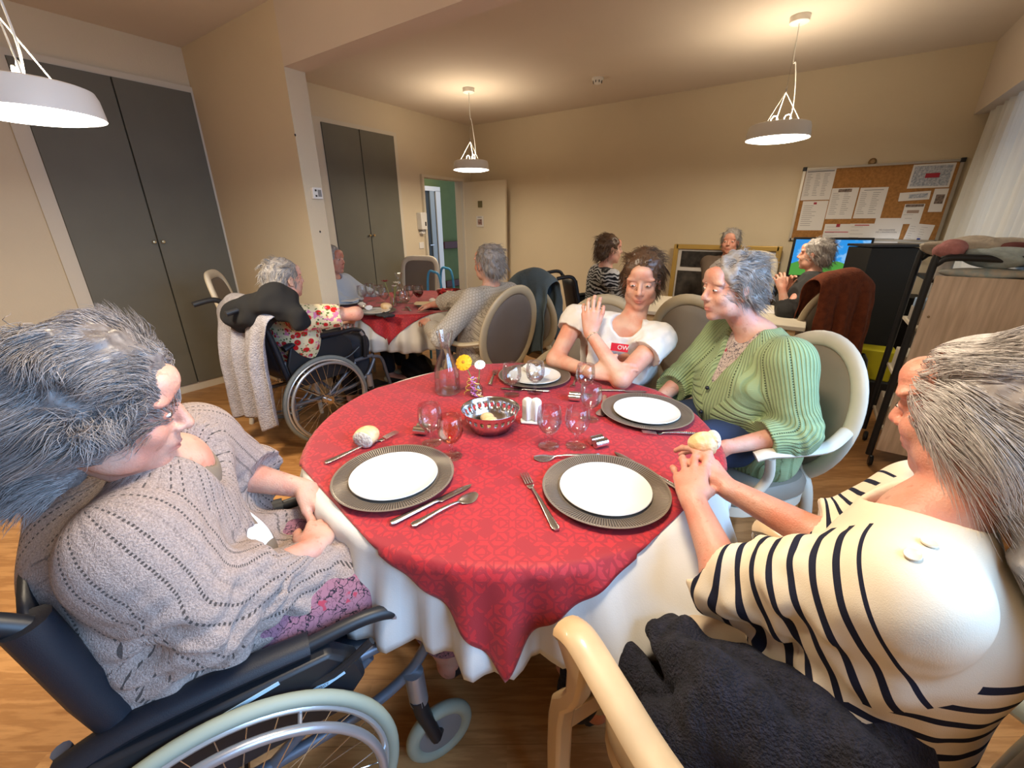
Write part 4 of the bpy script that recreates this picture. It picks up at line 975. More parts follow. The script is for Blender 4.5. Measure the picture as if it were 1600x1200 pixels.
# trolley with wooden panel
a = PD(1462, 402, 2.15); tx0, ty, tz = a.x, a.y, a.z; tx1 = XR-.03
t = empty('trolley', ((tx0+tx1)/2, ty, 0), 0, 'black tube-framed trolley with a pale wood-grain back panel and open shelves', 'trolley'); cx = (tx0+tx1)/2; hw = (tx1-tx0)/2; dp = .42
for y in (0, dp):
    MB().tube(smooth_path([(-hw, y, .08), (-hw, y, tz-.09), (-hw+.015, y, tz-.03), (-hw+.06, y, tz), (0, y, tz), (hw-.06, y, tz), (hw-.015, y, tz-.03), (hw, y, tz-.09), (hw, y, .08)], 5), .017, 12, up=(0, 1, 0)).build('tube_frame', BLACKP, t)
pm = bpy.data.materials.new('woodgrain_panel'); nt, ns, ln, b = nodes(pm); g = G(nt); mp = N(nt, 'ShaderNodeMapping'); mp.inputs['Scale'].default_value = (14, 14, 1.2); ln.new(g.co(), mp.inputs[0])
rp = N(nt, 'ShaderNodeValToRGB'); rp.color_ramp.elements[0].color = (.50, .38, .28, 1); rp.color_ramp.elements[1].color = (.68, .54, .43, 1); rp.color_ramp.elements[0].position = .35; rp.color_ramp.elements[1].position = .65
ln.new(g.noise(mp.outputs[0], 3, 6), rp.inputs[0]); ln.new(rp.outputs[0], b.inputs['Base Color']); b.inputs['Roughness'].default_value = .5
MB().box((.01, .006, (tz-.09+.12)/2), (2*hw-.03, .016, tz-.09-.12)).build('back_panel', pm, t, smooth=False)
for z in (.25, .55, .85, tz-.12): MB().box((0, dp/2, z), (2*hw-.02, dp-.03, .016)).build('shelf', LIGHTWOOD if z < 1 else BLACKP, t, smooth=False)
for sx in (-1, 1):
    for y in (.02, dp-.02): MB().lathe([(0, -.01), (.03, -.01), (.035, 0), (.03, .01), (0, .01)], seg=18).xform(Matrix.Translation((sx*(hw-.02), y, .035)) @ Matrix.Rotation(PI/2, 4, 'Y')).build('caster', BLACKP, t)
for k, (x, z) in enumerate(((-.9, .72),)): MB().ell((-hw+.05, -.004, tz-.30), (.006, .004, .006)).build('screw', mat('dull_brass', (.3, .2, .1), .5, .5), t)
CLO = [('folded_blanket', (.42, .18, .18), 'pink folded cloth at the left of the pile on the trolley'), ('folded_blanket', (.35, .42, .44), 'pale blue-grey folded blanket on the trolley'), ('folded_blanket', (.45, .40, .34), 'cream folded blanket behind on the trolley'), ('folded_blanket', (.12, .03, .03), 'dark red folded cloth on top of the trolley pile'), ('folded_blanket', (.46, .34, .32), 'dusty pink folded cloth at the right on the trolley')]
for k, ((nm, c_, lb), (dx, dy, dz, rx, ry, rz_)) in enumerate(zip(CLO, ((-.17, .10, .05, .06, .10, .05), (.02, .11, .015, .14, .12, .05), (-.02, .30, .04, .2, .1, .06), (.08, .20, .085, .06, .07, .025), (.19, .22, .05, .06, .12, .05)))):
    o = lump('x', (0, 0, 0), (rx, ry, rz_), mat('blanket_%d' % k, c_, .95, var=.15, vscale=30, bump=.4, bscale=80), 0, .3, 30+k); o.name = nm; o.location = (cx+dx, ty+dy, tz-.05+rz_*.8+dz*.9); tag(o, lb, 'blanket', 'folded textiles on the trolley')
o = lump('x', (0, 0, 0), (.16, .05, .03), mat('marbled_cloth', (.26, .36, .40), .9, vcol=(.6, .5, .4), vscale=25), 0, .2, 77); o.name = 'folded_blanket'; o.location = (cx-.02, ty+.06, tz-.075); tag(o, 'marbled blue and beige cloth just under the trolley\'s top tube', 'blanket', 'folded textiles on the trolley')
# shelf things on the left side
rg = random.Random(4)
def bottle(c, s, m, lab, par=None):
    o = MB().lathe([(0, 0), (.03*s, 0), (.032*s, .01), (.032*s, .09*s), (.02*s, .12*s), (.010*s, .13*s), (.010*s, .16*s), (0, .162*s)], seg=18).build('bottle', m); o.location = c; return tag(o, lab, 'bottle', 'bottles on the trolley')
bottle((tx0+.06, ty+.10, tz-.112), 1.1, WHITE, 'small white bottle on the top shelf of the trolley'); bottle((tx0+.07, ty+.30, tz-.112), 1.0, mat('brown_bottle', (.14, .05, .02), .3), 'brown bottle behind the white one on the trolley')
for k, (z, c_, d_, lb) in enumerate(((.958, (.30, .42, .62), (.10, .14, .05), 'pale blue plastic box on the trolley'), (.90, (.35, .33, .30), (.12, .2, .08), 'grey box on the trolley shelf'), (.62, (.50, .47, .40), (.14, .25, .12), 'cream box on the middle shelf of the trolley'), (.32, (.55, .5, .42), (.14, .3, .12), 'cream carton on the bottom shelf of the trolley'))):
    z0 = {.958: .943, .90: .858, .62: .558, .32: .258}[z]
    o = MB().box((0, 0, d_[2]/2), d_).build('storage_box', mat('box_%d' % k, c_, .5), smooth=False, bevel=.004); o.location = (tx0+.02+d_[0]/2, ty+.22, z0 if k else .938); tag(o, lb, 'box', 'boxes on the trolley')
for k in range(4):
    c_ = rg.choice([(.4, .36, .3), (.2, .1, .05), (.5, .5, .46)]); hgt = .2+.03*k
    o = MB().box((0, 0, hgt/2), (.012, .17, hgt), Matrix.Rotation(.0, 3, 'Y')).build('folder', mat('folder_%d' % k, c_, .6), smooth=False); o.location = (tx0-.06+.03*k-.02, ty+.45+.0*k, 1.0); o.location = (tx0+.03+.022*k, ty+.52, .0); o.location.z = 0
    bpy.data.objects.remove(o)
# waste bin, yellow box and desk chair base in the dark gap
q = PZ(1368, 545, .45); o = MB().box((0, 0, .12), (.25, .2, .24)).build('yellow_box', mat('yellow_plastic', (.55, .50, .02), .4), smooth=False, bevel=.01); o.location = (q.x, q.y, .22); o2 = MB().box((0, 0, .11), (.3, .26, .22)).build('black_crate', BLACKP, smooth=False, bevel=.01); o2.location = (q.x, q.y, 0)
tag(o, 'yellow box in the gap beside the trolley', 'box'); tag(o2, 'black crate under the yellow box', 'crate')
q = PZ(1352, 552, .5); o = MB().lathe([(0, 0), (.05, 0), (.055, .04), (.055, .40), (.045, .46), (.02, .50), (0, .505)], seg=22).build('black_canister', mat('gloss_black', (.006, .006, .006), .1)); o.location = (q.x-.02, q.y-.02, 0); tag(o, 'glossy black canister beside the yellow box', 'canister')
# blue walking frame behind the square-backed chair
q = PD(688, 445, 4.35); t = empty('walking_frame', (q.x, q.y, 0), .4, 'light blue tube walking frame behind the empty white-framed chair', 'walking frame'); BT = mat('blue_tube', (.05, .28, .50), .35)
for k, y in enumerate((0, .38)): MB().tube(smooth_path([(.04, y, 0), (.02, y, .5), (0, y, .86), (-.06, y, .93), (-.13, y, .88), (-.15, y, .4), (-.16, y, 0)], 6), .013, 10).build('side_tube', BT, t)
MB().tube([(0, 0, .6), (0, .38, .6)], .011, 8).build('cross_tube', BT, t)
# bag and shoes dark mass beneath the farther table
o = lump('x', (0, 0, 0), (.16, .12, .14), mat('black_nylon', (.008, .008, .010), .7, bump=.4, bscale=40), .4, .3, 51); o.name = 'black_bag'; q = PZ(640, 585, .12); o.location = (q.x, q.y+.1, .14); tag(o, 'black bag on the floor in front of the farther table', 'bag')
# ------------------------------------------------------------------ smooth implicit bodies
def A(*v): return np.array(v, dtype=float)
def nz(v): v = np.asarray(v, float); return v/max(np.linalg.norm(v), 1e-9)
class Sdf:
    def __init__(s, k=.02): s.p = []; s.k = k
    def cone(s, a, b, ra, rb=None, w=1, f=1, side=None, k=None, sub=False):
        a = np.asarray(a, float); b = np.asarray(b, float); rb = ra if rb is None else rb
        L = max(np.linalg.norm(b-a), 1e-6); ax = (b-a)/L
        sd = np.array([1., 0, 0]) if side is None else np.asarray(side, float); sd = sd-ax*(sd@ax)
        if np.linalg.norm(sd) < 1e-4: sd = np.cross(ax, [0, 1, .1])
        sd = nz(sd); dp = np.cross(ax, sd)
        def fn(P):
            q = P-a; t = np.clip(q@ax/L, 0, 1); c = q-t[:, None]*(ax*L)
            return np.sqrt((c@sd/w)**2+(c@dp/f)**2+(c@ax)**2)-(ra+(rb-ra)*t)
        R = max(ra, rb)*max(w, f, 1); s.p.append((fn, np.minimum(a, b)-R, np.maximum(a, b)+R, s.k if k is None else k, sub)); return s
    def ell(s, c, r, R=None, k=None, sub=False):
        c = np.asarray(c, float); r = np.array([r]*3, float) if np.isscalar(r) else np.asarray(r, float); R = np.eye(3) if R is None else R
        m = r.min()
        def fn(P):
            q = (P-c)@R/r; n = np.sqrt((q*q).sum(1)); g = np.sqrt(((q/r)**2).sum(1)); return n*(n-1)/np.maximum(g, 1e-6)
        s.p.append((fn, c-r.max(), c+r.max(), s.k if k is None else k, sub)); return s
    def mesh(s, h, disp=None):
        lo = np.min([p[1] for p in s.p if not p[4]], 0)-3*h; hi = np.max([p[2] for p in s.p if not p[4]], 0)+3*h
        n = np.ceil((hi-lo)/h).astype(int)+1; D = np.full(n, .2, np.float32)
        axs = [lo[i]+h*np.arange(n[i]) for i in range(3)]
        for fn, a, b, k, sub in s.p:
            e = k+2.5*h; i0 = np.clip(((a-e-lo)/h).astype(int), 0, n-1); i1 = np.clip(((b+e-lo)/h).astype(int)+2, 1, n)
            if np.any(i1 <= i0): continue
            X, Y, Z_ = np.meshgrid(axs[0][i0[0]:i1[0]], axs[1][i0[1]:i1[1]], axs[2][i0[2]:i1[2]], indexing='ij')
            d = fn(np.stack([X.ravel(), Y.ravel(), Z_.ravel()], 1)).reshape(X.shape)
            sl = D[i0[0]:i1[0], i0[1]:i1[1], i0[2]:i1[2]]
            if sub:
                d = -d; hh = np.clip(.5-.5*(sl-d)/max(k, 1e-5), 0, 1); o = sl*(1-hh)+d*hh+k*hh*(1-hh)
            else:
                hh = np.clip(.5+.5*(sl-d)/max(k, 1e-5), 0, 1); o = sl*(1-hh)+d*hh-k*hh*(1-hh)
            D[i0[0]:i1[0], i0[1]:i1[1], i0[2]:i1[2]] = o
        if disp is not None:
            X, Y, Z_ = np.meshgrid(*axs, indexing='ij'); m = np.abs(D) < .04; D[m] += disp(np.stack([X[m], Y[m], Z_[m]], 1)).astype(np.float32)
        return surfnet(D, lo, h)
def surfnet(D, lo, h):
    c = [D[i:D.shape[0]-1+i, j:D.shape[1]-1+j, k:D.shape[2]-1+k] for i in (0, 1) for j in (0, 1) for k in (0, 1)]
    neg = sum((x < 0).astype(np.int8) for x in c); act = (neg > 0) & (neg < 8); idx = np.argwhere(act); n = len(idx)
    mp = np.full(act.shape, -1, np.int32); mp[act] = np.arange(n)
    vals = np.stack([x[act] for x in c], 1); cor = np.array([(i, j, k) for i in (0, 1) for j in (0, 1) for k in (0, 1)], float)
    acc = np.zeros((n, 3)); cnt = np.zeros(n)
    for a in range(8):
        for b in range(a+1, 8):
            if np.abs(cor[a]-cor[b]).sum() != 1: continue
            va, vb = vals[:, a], vals[:, b]; m = (va < 0) != (vb < 0); t = np.where(m, va/np.where(m, va-vb, 1), 0)
            acc += np.where(m[:, None], cor[a]+(cor[b]-cor[a])*t[:, None], 0); cnt += m
    V_ = lo+h*(idx+acc/cnt[:, None]); F = []
    S_ = D < 0
    for ax in range(3):
        a, b = [(1, 2), (2, 0), (0, 1)][ax]
        s0 = [slice(1, -1)]*3; s0[ax] = slice(0, D.shape[ax]-1); s1 = list(s0); s1[ax] = slice(1, D.shape[ax])
        m = S_[tuple(s0)] != S_[tuple(s1)]; q = np.argwhere(m); q[:, a] += 1; q[:, b] += 1
        if not len(q): continue
        pos = S_[q[:, 0], q[:, 1], q[:, 2]]
        def cell(da, db): r = q.copy(); r[:, a] -= da; r[:, b] -= db; return mp[r[:, 0], r[:, 1], r[:, 2]]
        f = np.stack([cell(1, 1), cell(0, 1), cell(0, 0), cell(1, 0)], 1); f[~pos] = f[~pos][:, ::-1]; F.append(f[(f >= 0).all(1)])
    return V_, np.concatenate(F)
def np_mesh(name, V_, F, m, parent=None, uv=None, attrs=None, mats=None, midx=None, uv2=None):
    me = bpy.data.meshes.new(name); me.vertices.add(len(V_)); me.vertices.foreach_set('co', np.asarray(V_, np.float32).ravel())
    k = F.shape[1]; me.loops.add(F.size); me.loops.foreach_set('vertex_index', F.ravel().astype(np.int32)); me.polygons.add(len(F)); me.polygons.foreach_set('loop_start', np.arange(0, F.size, k, dtype=np.int32))
    try: me.polygons.foreach_set('loop_total', np.full(len(F), k, np.int32))
    except Exception: pass
    me.update(calc_edges=True)
    me.polygons.foreach_set('use_smooth', np.ones(len(F), bool))
    if uv is not None:
        ul = me.uv_layers.new(name='UVMap'); ul.data.foreach_set('uv', np.asarray(uv, np.float32)[F.ravel()].ravel())
    if uv2 is not None: me.uv_layers.new(name='UVarm').data.foreach_set('uv', np.asarray(uv2, np.float32)[F.ravel()].ravel())
    for nm, v in (attrs or {}).items(): me.attributes.new(nm, 'FLOAT', 'POINT').data.foreach_set('value', np.asarray(v, np.float32))
    for x in (mats or [m]): me.materials.append(x)
    if midx is not None: me.polygons.foreach_set('material_index', midx.astype(np.int32))
    o = bpy.data.objects.new(name, me); COL.objects.link(o); o.parent = parent; return o
def relax(V_, F, it=2, lam=.5):
    for _ in range(it):
        acc = np.zeros_like(V_); cnt = np.zeros(len(V_))
        for a in range(4):
            i, j = F[:, a], F[:, (a+1) % 4]; np.add.at(acc, i, V_[j]); np.add.at(cnt, i, 1); np.add.at(acc, j, V_[i]); np.add.at(cnt, j, 1)
        V_ = V_+lam*(acc/np.maximum(cnt, 1)[:, None]-V_)
    return V_
def _limb(V_, a, b, side, rad):
    a = np.asarray(a, float); b = np.asarray(b, float); L = np.linalg.norm(b-a); ax = (b-a)/L; sd = np.asarray(side, float); sd = nz(sd-ax*(sd@ax)); dp = np.cross(ax, sd)
    q = V_-a; t0 = q@ax; c = q-np.clip(t0, 0, L)[:, None]*ax; d = np.linalg.norm(c, axis=1)-rad; c2 = q-t0[:, None]*ax
    return t0, np.arctan2(c2@dp, c2@sd)*rad, d
def _turn(v, a, b):
    a, b = nz(a), nz(b); q = Vector(a).rotation_difference(Vector(b)); return np.array(q @ Vector(v))
def bones_uv(V_, bones):
    """bones = (torso, arms): torso (a, b, side, rad); arms [(shoulder, elbow, wrist)]. Returns torso uv, arm uv, selector (<0 = arm)"""
    (ta, tb, ts, tr), arms = bones; u, v, d = _limb(V_, ta, tb, ts, tr); UT = np.stack([u, v], 1); UA = np.zeros_like(UT); best = np.full(len(V_), 9.)
    for sh, el, wr in arms:
        sh, el, wr = [np.asarray(x, float) for x in (sh, el, wr)]; L = np.linalg.norm(el-sh); s1 = A(0, 0, 1)+.0; s1 = nz(s1-nz(el-sh)*(s1@nz(el-sh))); s2 = _turn(s1, el-sh, wr-el)
        u1, v1, d1 = _limb(V_, sh, el, s1, .055); u2, v2, d2 = _limb(V_, el, wr, s2, .055); w = 1/(1+np.exp(np.clip((d2-d1)*90, -30, 30))); dd = np.minimum(d1, d2)
        uu = u1*(1-w)+(u2+L)*w; vv = np.where(np.abs(v1-v2) < .1, v1*(1-w)+v2*w, np.where(w > .5, v2, v1)); m = dd < best; best[m] = dd[m]; UA[m, 0] = uu[m]; UA[m, 1] = vv[m]
    return UT, UA, best-d-.04
def wav(P, seed, f, amp):
    rg = np.random.RandomState(seed); o = 0
    for _ in range(6):
        k = rg.normal(size=3)*f; o = o+np.sin(P@k+rg.uniform(0, 6.28)+1.3*np.sin(P@(rg.normal(size=3)*f*.6)))
    return o/3*amp

def skin_mat(name, col, spots=.3):
    m = bpy.data.materials.new(name); nt, ns, ln, b = nodes(m); g = G(nt); co = g.co()
    n1 = g.noise(co, 14, 4); n2 = g.noise(co, 70, 3)
    red = (col[0]*1.02, col[1]*.72, col[2]*.66, 1); base = g.mix(g.step(n1, .5, .18), c4(col), red)
    spot = g.m('MULTIPLY', g.step(g.noise(co, 55, 2), .66, .03), spots); base = g.mix(spot, base, (col[0]*.6, col[1]*.42, col[2]*.35, 1))
    at = N(nt, 'ShaderNodeAttribute', attribute_name='lips'); base = g.mix(g.m('MULTIPLY', at.outputs['Fac'], .8), base, (col[0]*.78, col[1]*.36, col[2]*.38, 1))
    ln.new(base, b.inputs['Base Color']); b.inputs['Roughness'].default_value = .5
    b.inputs['Subsurface Weight'].default_value = .12; b.inputs['Subsurface Radius'].default_value = (1, .35, .2); b.inputs['Subsurface Scale'].default_value = .008
    g.bump(g.m('ADD', g.m('MULTIPLY', n2, .6), g.noise(co, 260, 2)), b, .35, .0025); return m

def hand_prims(S_, wrist, xd, zd, left, curls=(.35, .4, .45, .5), spread=.12, thumb=(.5, .25, .5), s=1.0, bend2=1.1, r0=.0088, wr=.026, k=.006):
    """xd: towards the fingers, zd: back of the hand. thumb is on +y side for a left hand seen from its back"""
    wrist = np.asarray(wrist, float); x = nz(xd); z = nz(np.asarray(zd, float)-x*(np.asarray(zd, float)@x)); y = np.cross(z, x)*(-1 if left else 1)
    T = lambda p: wrist+(x*p[0]+y*p[1]+z*p[2])*s
    kn = [(.088, .030, .002), (.092, .010, .005), (.088, -.011, .003), (.080, -.030, -.002)]; L = [(.043, .026, .020), (.047, .030, .021), (.043, .027, .020), (.034, .020, .018)]
    S_.cone(T((-.01, 0, 0)), T((.02, 0, 0)), wr*s*.80, wr*s*.80, w=1.15, f=.80, side=y, k=.012)
    for i, p in enumerate(kn):
        S_.cone(T((.012, p[1]*.45, 0)), T(p), .0165*s, .0105*s, k=.010)
    S_.cone(T((.03, 0, -.004)), T((.075, 0, -.002)), .013*s, .011*s, w=2.3, side=y, k=.010)
    tips = []
    for i, p in enumerate(kn):
        a = curls[i]; sp = spread*(1.5-i); q = np.array(p, float); d = 0
        for j in range(3):
            d += a*(1 if j == 0 else bend2); dr = np.array([math.cos(d)*math.cos(sp), math.sin(sp)*max(0, math.cos(d)), -math.sin(d)])
            e = q+dr*L[i][j]; r = r0*(1-.07*i if i == 3 else 1); ra = r*(1-.08*j); rb = r*(1-.08*(j+1))
            S_.cone(T(q), T(e), ra*s, rb*s, k=.0035)
            if j < 2: S_.ell(T(e+np.array([0, 0, .001])), .0089*s*(1-.06*j), k=.003)
            q = e
        tips.append(T(q))
    q = np.array([.018, .022, -.006]); sw, dn, bd = thumb; dr = np.array([math.cos(sw)*math.cos(dn), math.sin(sw)*math.cos(dn), -math.sin(dn)])
    e = q+dr*.042; S_.cone(T(q), T(e), .0165*s, .0115*s, k=.010)
    dr = np.array([math.cos(sw-bd*.5)*math.cos(dn), math.sin(sw-bd*.5)*math.cos(dn), -math.sin(dn)]); q = e; e = q+dr*.032; S_.cone(T(q), T(e), .0108*s, .0095*s, k=.004)
    dr = np.array([math.cos(sw-bd)*math.cos(dn+.1), math.sin(sw-bd)*math.cos(dn+.1), -math.sin(dn+.1)]); q = e; e = q+dr*.025; S_.cone(T(q), T(e), .0098*s, .008*s, k=.004)
    tips.append(T(e)); return tips, (x, y, z)

class Head:
    def __init__(s, c, fwd, up=(0, 0, 1), sc=1.0):
        s.c = np.asarray(c, float); f = nz(fwd); u = np.asarray(up, float); u = nz(u-f*(u@f)); s.f, s.u, s.r = f, u, np.cross(f, u); s.s = sc
        s.R = np.stack([s.r, s.f, s.u], 1)
    def T(s, p): return s.c+s.R@(np.asarray(p, float)*s.s)
    def prims(s, S_, age=0, jaw=1.0):
        E = lambda p, r, **k: S_.ell(s.T(p), np.asarray(r)*s.s, s.R, **k)
        C = lambda a, b, ra, rb, **k: S_.cone(s.T(a), s.T(b), ra*s.s, rb*s.s, side=s.r, **k)
        E((0, -.018, .030), (.073, .092, .086)); E((0, .020, -.020), (.062, .068, .085), k=.02); E((0, .034, -.062), (.050*jaw, .050, .050), k=.02)
        E((0, .068, -.098), (.020, .016, .016), k=.02)
        for q in (-1, 1):
            E((q*.036, .058, -.028), (.024, .024, .024), k=.015); E((q*.034, .072, .030), (.026, .014, .009), k=.010)
            E((q*.048, .018, -.070), (.018, .035, .025), k=.02)
        E((0, .070, .055), (.045, .025, .03), k=.02)
        for q in (-1, 1): E((q*.032, .096, .008), (.018, .012, .010), k=.010, sub=True)
        for q in (-1, 1): E((q*.031, .072, .008), (.0165, .0150, .0140), k=.003)       # lids
        C((0, .084, .020), (0, .104, -.018), .0075, .0105, k=.010); E((0, .106, -.024), (.011, .010, .009), k=.006)
        for q in (-1, 1): E((q*.012, .094, -.028), (.008, .010, .007), k=.005)
        E((0, .078, -.050), (.026, .016, .018), k=.012)
        for q in (-1, 0, 1):
            E((q*.010, .0925-.005*abs(q), -.0585), (.011, .006, .0045), k=.003); E((q*.009, .0905-.005*abs(q), -.0685), (.011, .0065, .005), k=.003)
        E((0, .0975, -.0635), (.021, .005, .0016), k=.002, sub=True)
        for q in (-1, 1):
            E((q*.077, -.006, -.008), (.008, .019, .031), k=.006); E((q*.086, -.002, -.004), (.006, .010, .018), k=.004, sub=True); E((q*.079, .0, -.034), (.006, .009, .009), k=.005)
            if age: C((q*.028, .086, -.032), (q*.034, .080, -.062), .0016, .0016, k=.004, sub=True)
        if age:
            for z in (.048, .058, .068): C((-.025, .093-(z-.045)*.25, z), (.025, .093-(z-.045)*.25, z), .0008, .0008, k=.003, sub=True)
    def eyes(s, par):
        for q in (-1, 1):
            t = bpy.data.objects['eye_src'] if False else None
            b = MB().ell(tuple(s.T((q*.031, .0775, .0065))), tuple(np.array((.0120, .0118, .0052))*s.s), Matrix(s.R.tolist()), 16, 10); o = b.build('eye', EYEW, par)
            p = s.T((q*.031, .0890, .0065)); b = MB().ell(tuple(p), tuple(np.array((.0052, .0010, .0043))*s.s), Matrix(s.R.tolist()), 14, 8); b.build('iris', EYEI, o)
    def brows(s, par, m):
        b = MB()
        for q in (-1, 1):
            pts = [s.T((q*x, .0875-(x-.014)**2*9, .029+.005*math.sin((x-.014)/.034*PI*.8))) for x in [.015+.032*k/7 for k in range(8)]]
            b.tube(pts, [.0008, .0018, .0021, .0021, .0019, .0016, .0012, .0006], 8, flat=.7, up=tuple(s.f))
        b.build('eyebrows', m, par)
EYEW = mat('eye_white', (.72, .70, .66), .15); EYEI = mat('eye_iris', (.06, .05, .04), .1)

def hair(par, H, m, cap, strands, L, comb, curl=.5, seed=0, rad=.0006, h=.006, lump_amp=.006, fall=.6, step=.012, keep=None, curlf=60):
    """cap: list of (centre, radii) ellipsoids in head space; strands grow from the cap's surface"""
    S_ = Sdf(.02)
    for c, r in cap: S_.ell(H.T(c), np.asarray(r)*H.s, H.R)
    for c, r in (((0, .105, -.045), (.068, .070, .105)), ((0, .10, .03), (.046, .04, .045))): S_.ell(H.T(c), np.asarray(r)*H.s, H.R, k=.015, sub=True)
    V_, F = S_.mesh(h, disp=lambda P: wav(P, seed, 75, lump_amp)+wav(P, seed+1, 170, lump_amp*.5))
    o = np_mesh('hair', V_, F, m, par, attrs={'rnd': np.clip(.22+wav(V_, seed+2, 300, .12), 0, 1)})
    rg = np.random.RandomState(seed); ids = rg.randint(0, len(V_), strands); P = V_[ids].copy(); loc = (P-H.c)@H.R
    if keep is None: keep = lambda l: (l[:, 1] < .045) | (l[:, 2] > .085)
    P = P[keep(loc)]
    n = len(P); steps = max(3, int(L/step)); path = [P-0*P]
    ph = rg.uniform(0, 6.28, (n, 3)); ctr = H.T((0, -.01, .02)); rr = np.array([.088, .105, .10])*H.s
    D_ = np.zeros_like(P); lenf = rg.uniform(.4, 1.0, n)
    for k in range(steps):
        loc = (P-H.c)@H.R; d = comb(loc)@H.R.T
        cu = wav3(P, seed+5, curlf)*curl+np.sin(ph+k*.9)*curl*.35
        D_ = D_*.45+nz2(d+cu+np.array([0, 0, -fall*k/steps]))*.55
        Pn = P+nz2(D_)*step*lenf[:, None]; q = (Pn-ctr)@H.R/rr; ln_ = np.linalg.norm(q, axis=1); f = np.where(ln_ < 1, 1/np.maximum(ln_, .3), 1)
        Pn = ctr+((q*f[:, None])*rr)@H.R.T; P = Pn; path.append(P)
    path = np.stack(path, 1); m_ = path.shape[1]; T = np.gradient(path, axis=1); T /= np.maximum(np.linalg.norm(T, axis=2, keepdims=True), 1e-9)
    a = np.cross(T, np.array([.3, .5, .8])); a /= np.maximum(np.linalg.norm(a, axis=2, keepdims=True), 1e-9); b = np.cross(T, a)
    tp = (1-np.linspace(0, 1, m_)**2*.85)[None, :, None]*rad*rg.uniform(.7, 1.4, n)[:, None, None]
    rings = np.stack([path+a*math.cos(t)*tp+b*math.sin(t)*tp for t in (0, 2.094, 4.189)], 2); VV = rings.reshape(-1, 3)
    i0 = (np.arange(n)[:, None, None]*m_+np.arange(m_-1)[None, :, None])*3; kk = np.arange(3)[None, None, :]; k2 = (kk+1) % 3
    FF = np.stack([i0+kk, i0+k2, i0+3+k2, i0+3+kk], -1).reshape(-1, 4)
    rv = np.repeat(np.clip(rg.beta(1.2, 1.4, n)*.7+.3*(wav(path[:, 0], seed+7, 40, .5)+.5), 0, 1), m_*3)
    np_mesh('hair_strands', VV, FF, m, o, attrs={'rnd': rv}); return o
def nz2(v): return v/np.maximum(np.linalg.norm(v, axis=-1, keepdims=True), 1e-9)
def wav3(P, seed, f): return np.stack([wav(P, seed+i*11, f, 1) for i in range(3)], -1)
def hair_mat(name, c1, c2, rough=.5, sc=40):
    m = bpy.data.materials.new(name); nt, ns, ln, b = nodes(m); g = G(nt)
    at = N(nt, 'ShaderNodeAttribute', attribute_name='rnd'); ln.new(g.mix(at.outputs['Fac'], c4(c1), c4(c2)), b.inputs['Base Color']); b.inputs['Roughness'].default_value = rough; b.inputs['Specular IOR Level'].default_value = .5
    return m

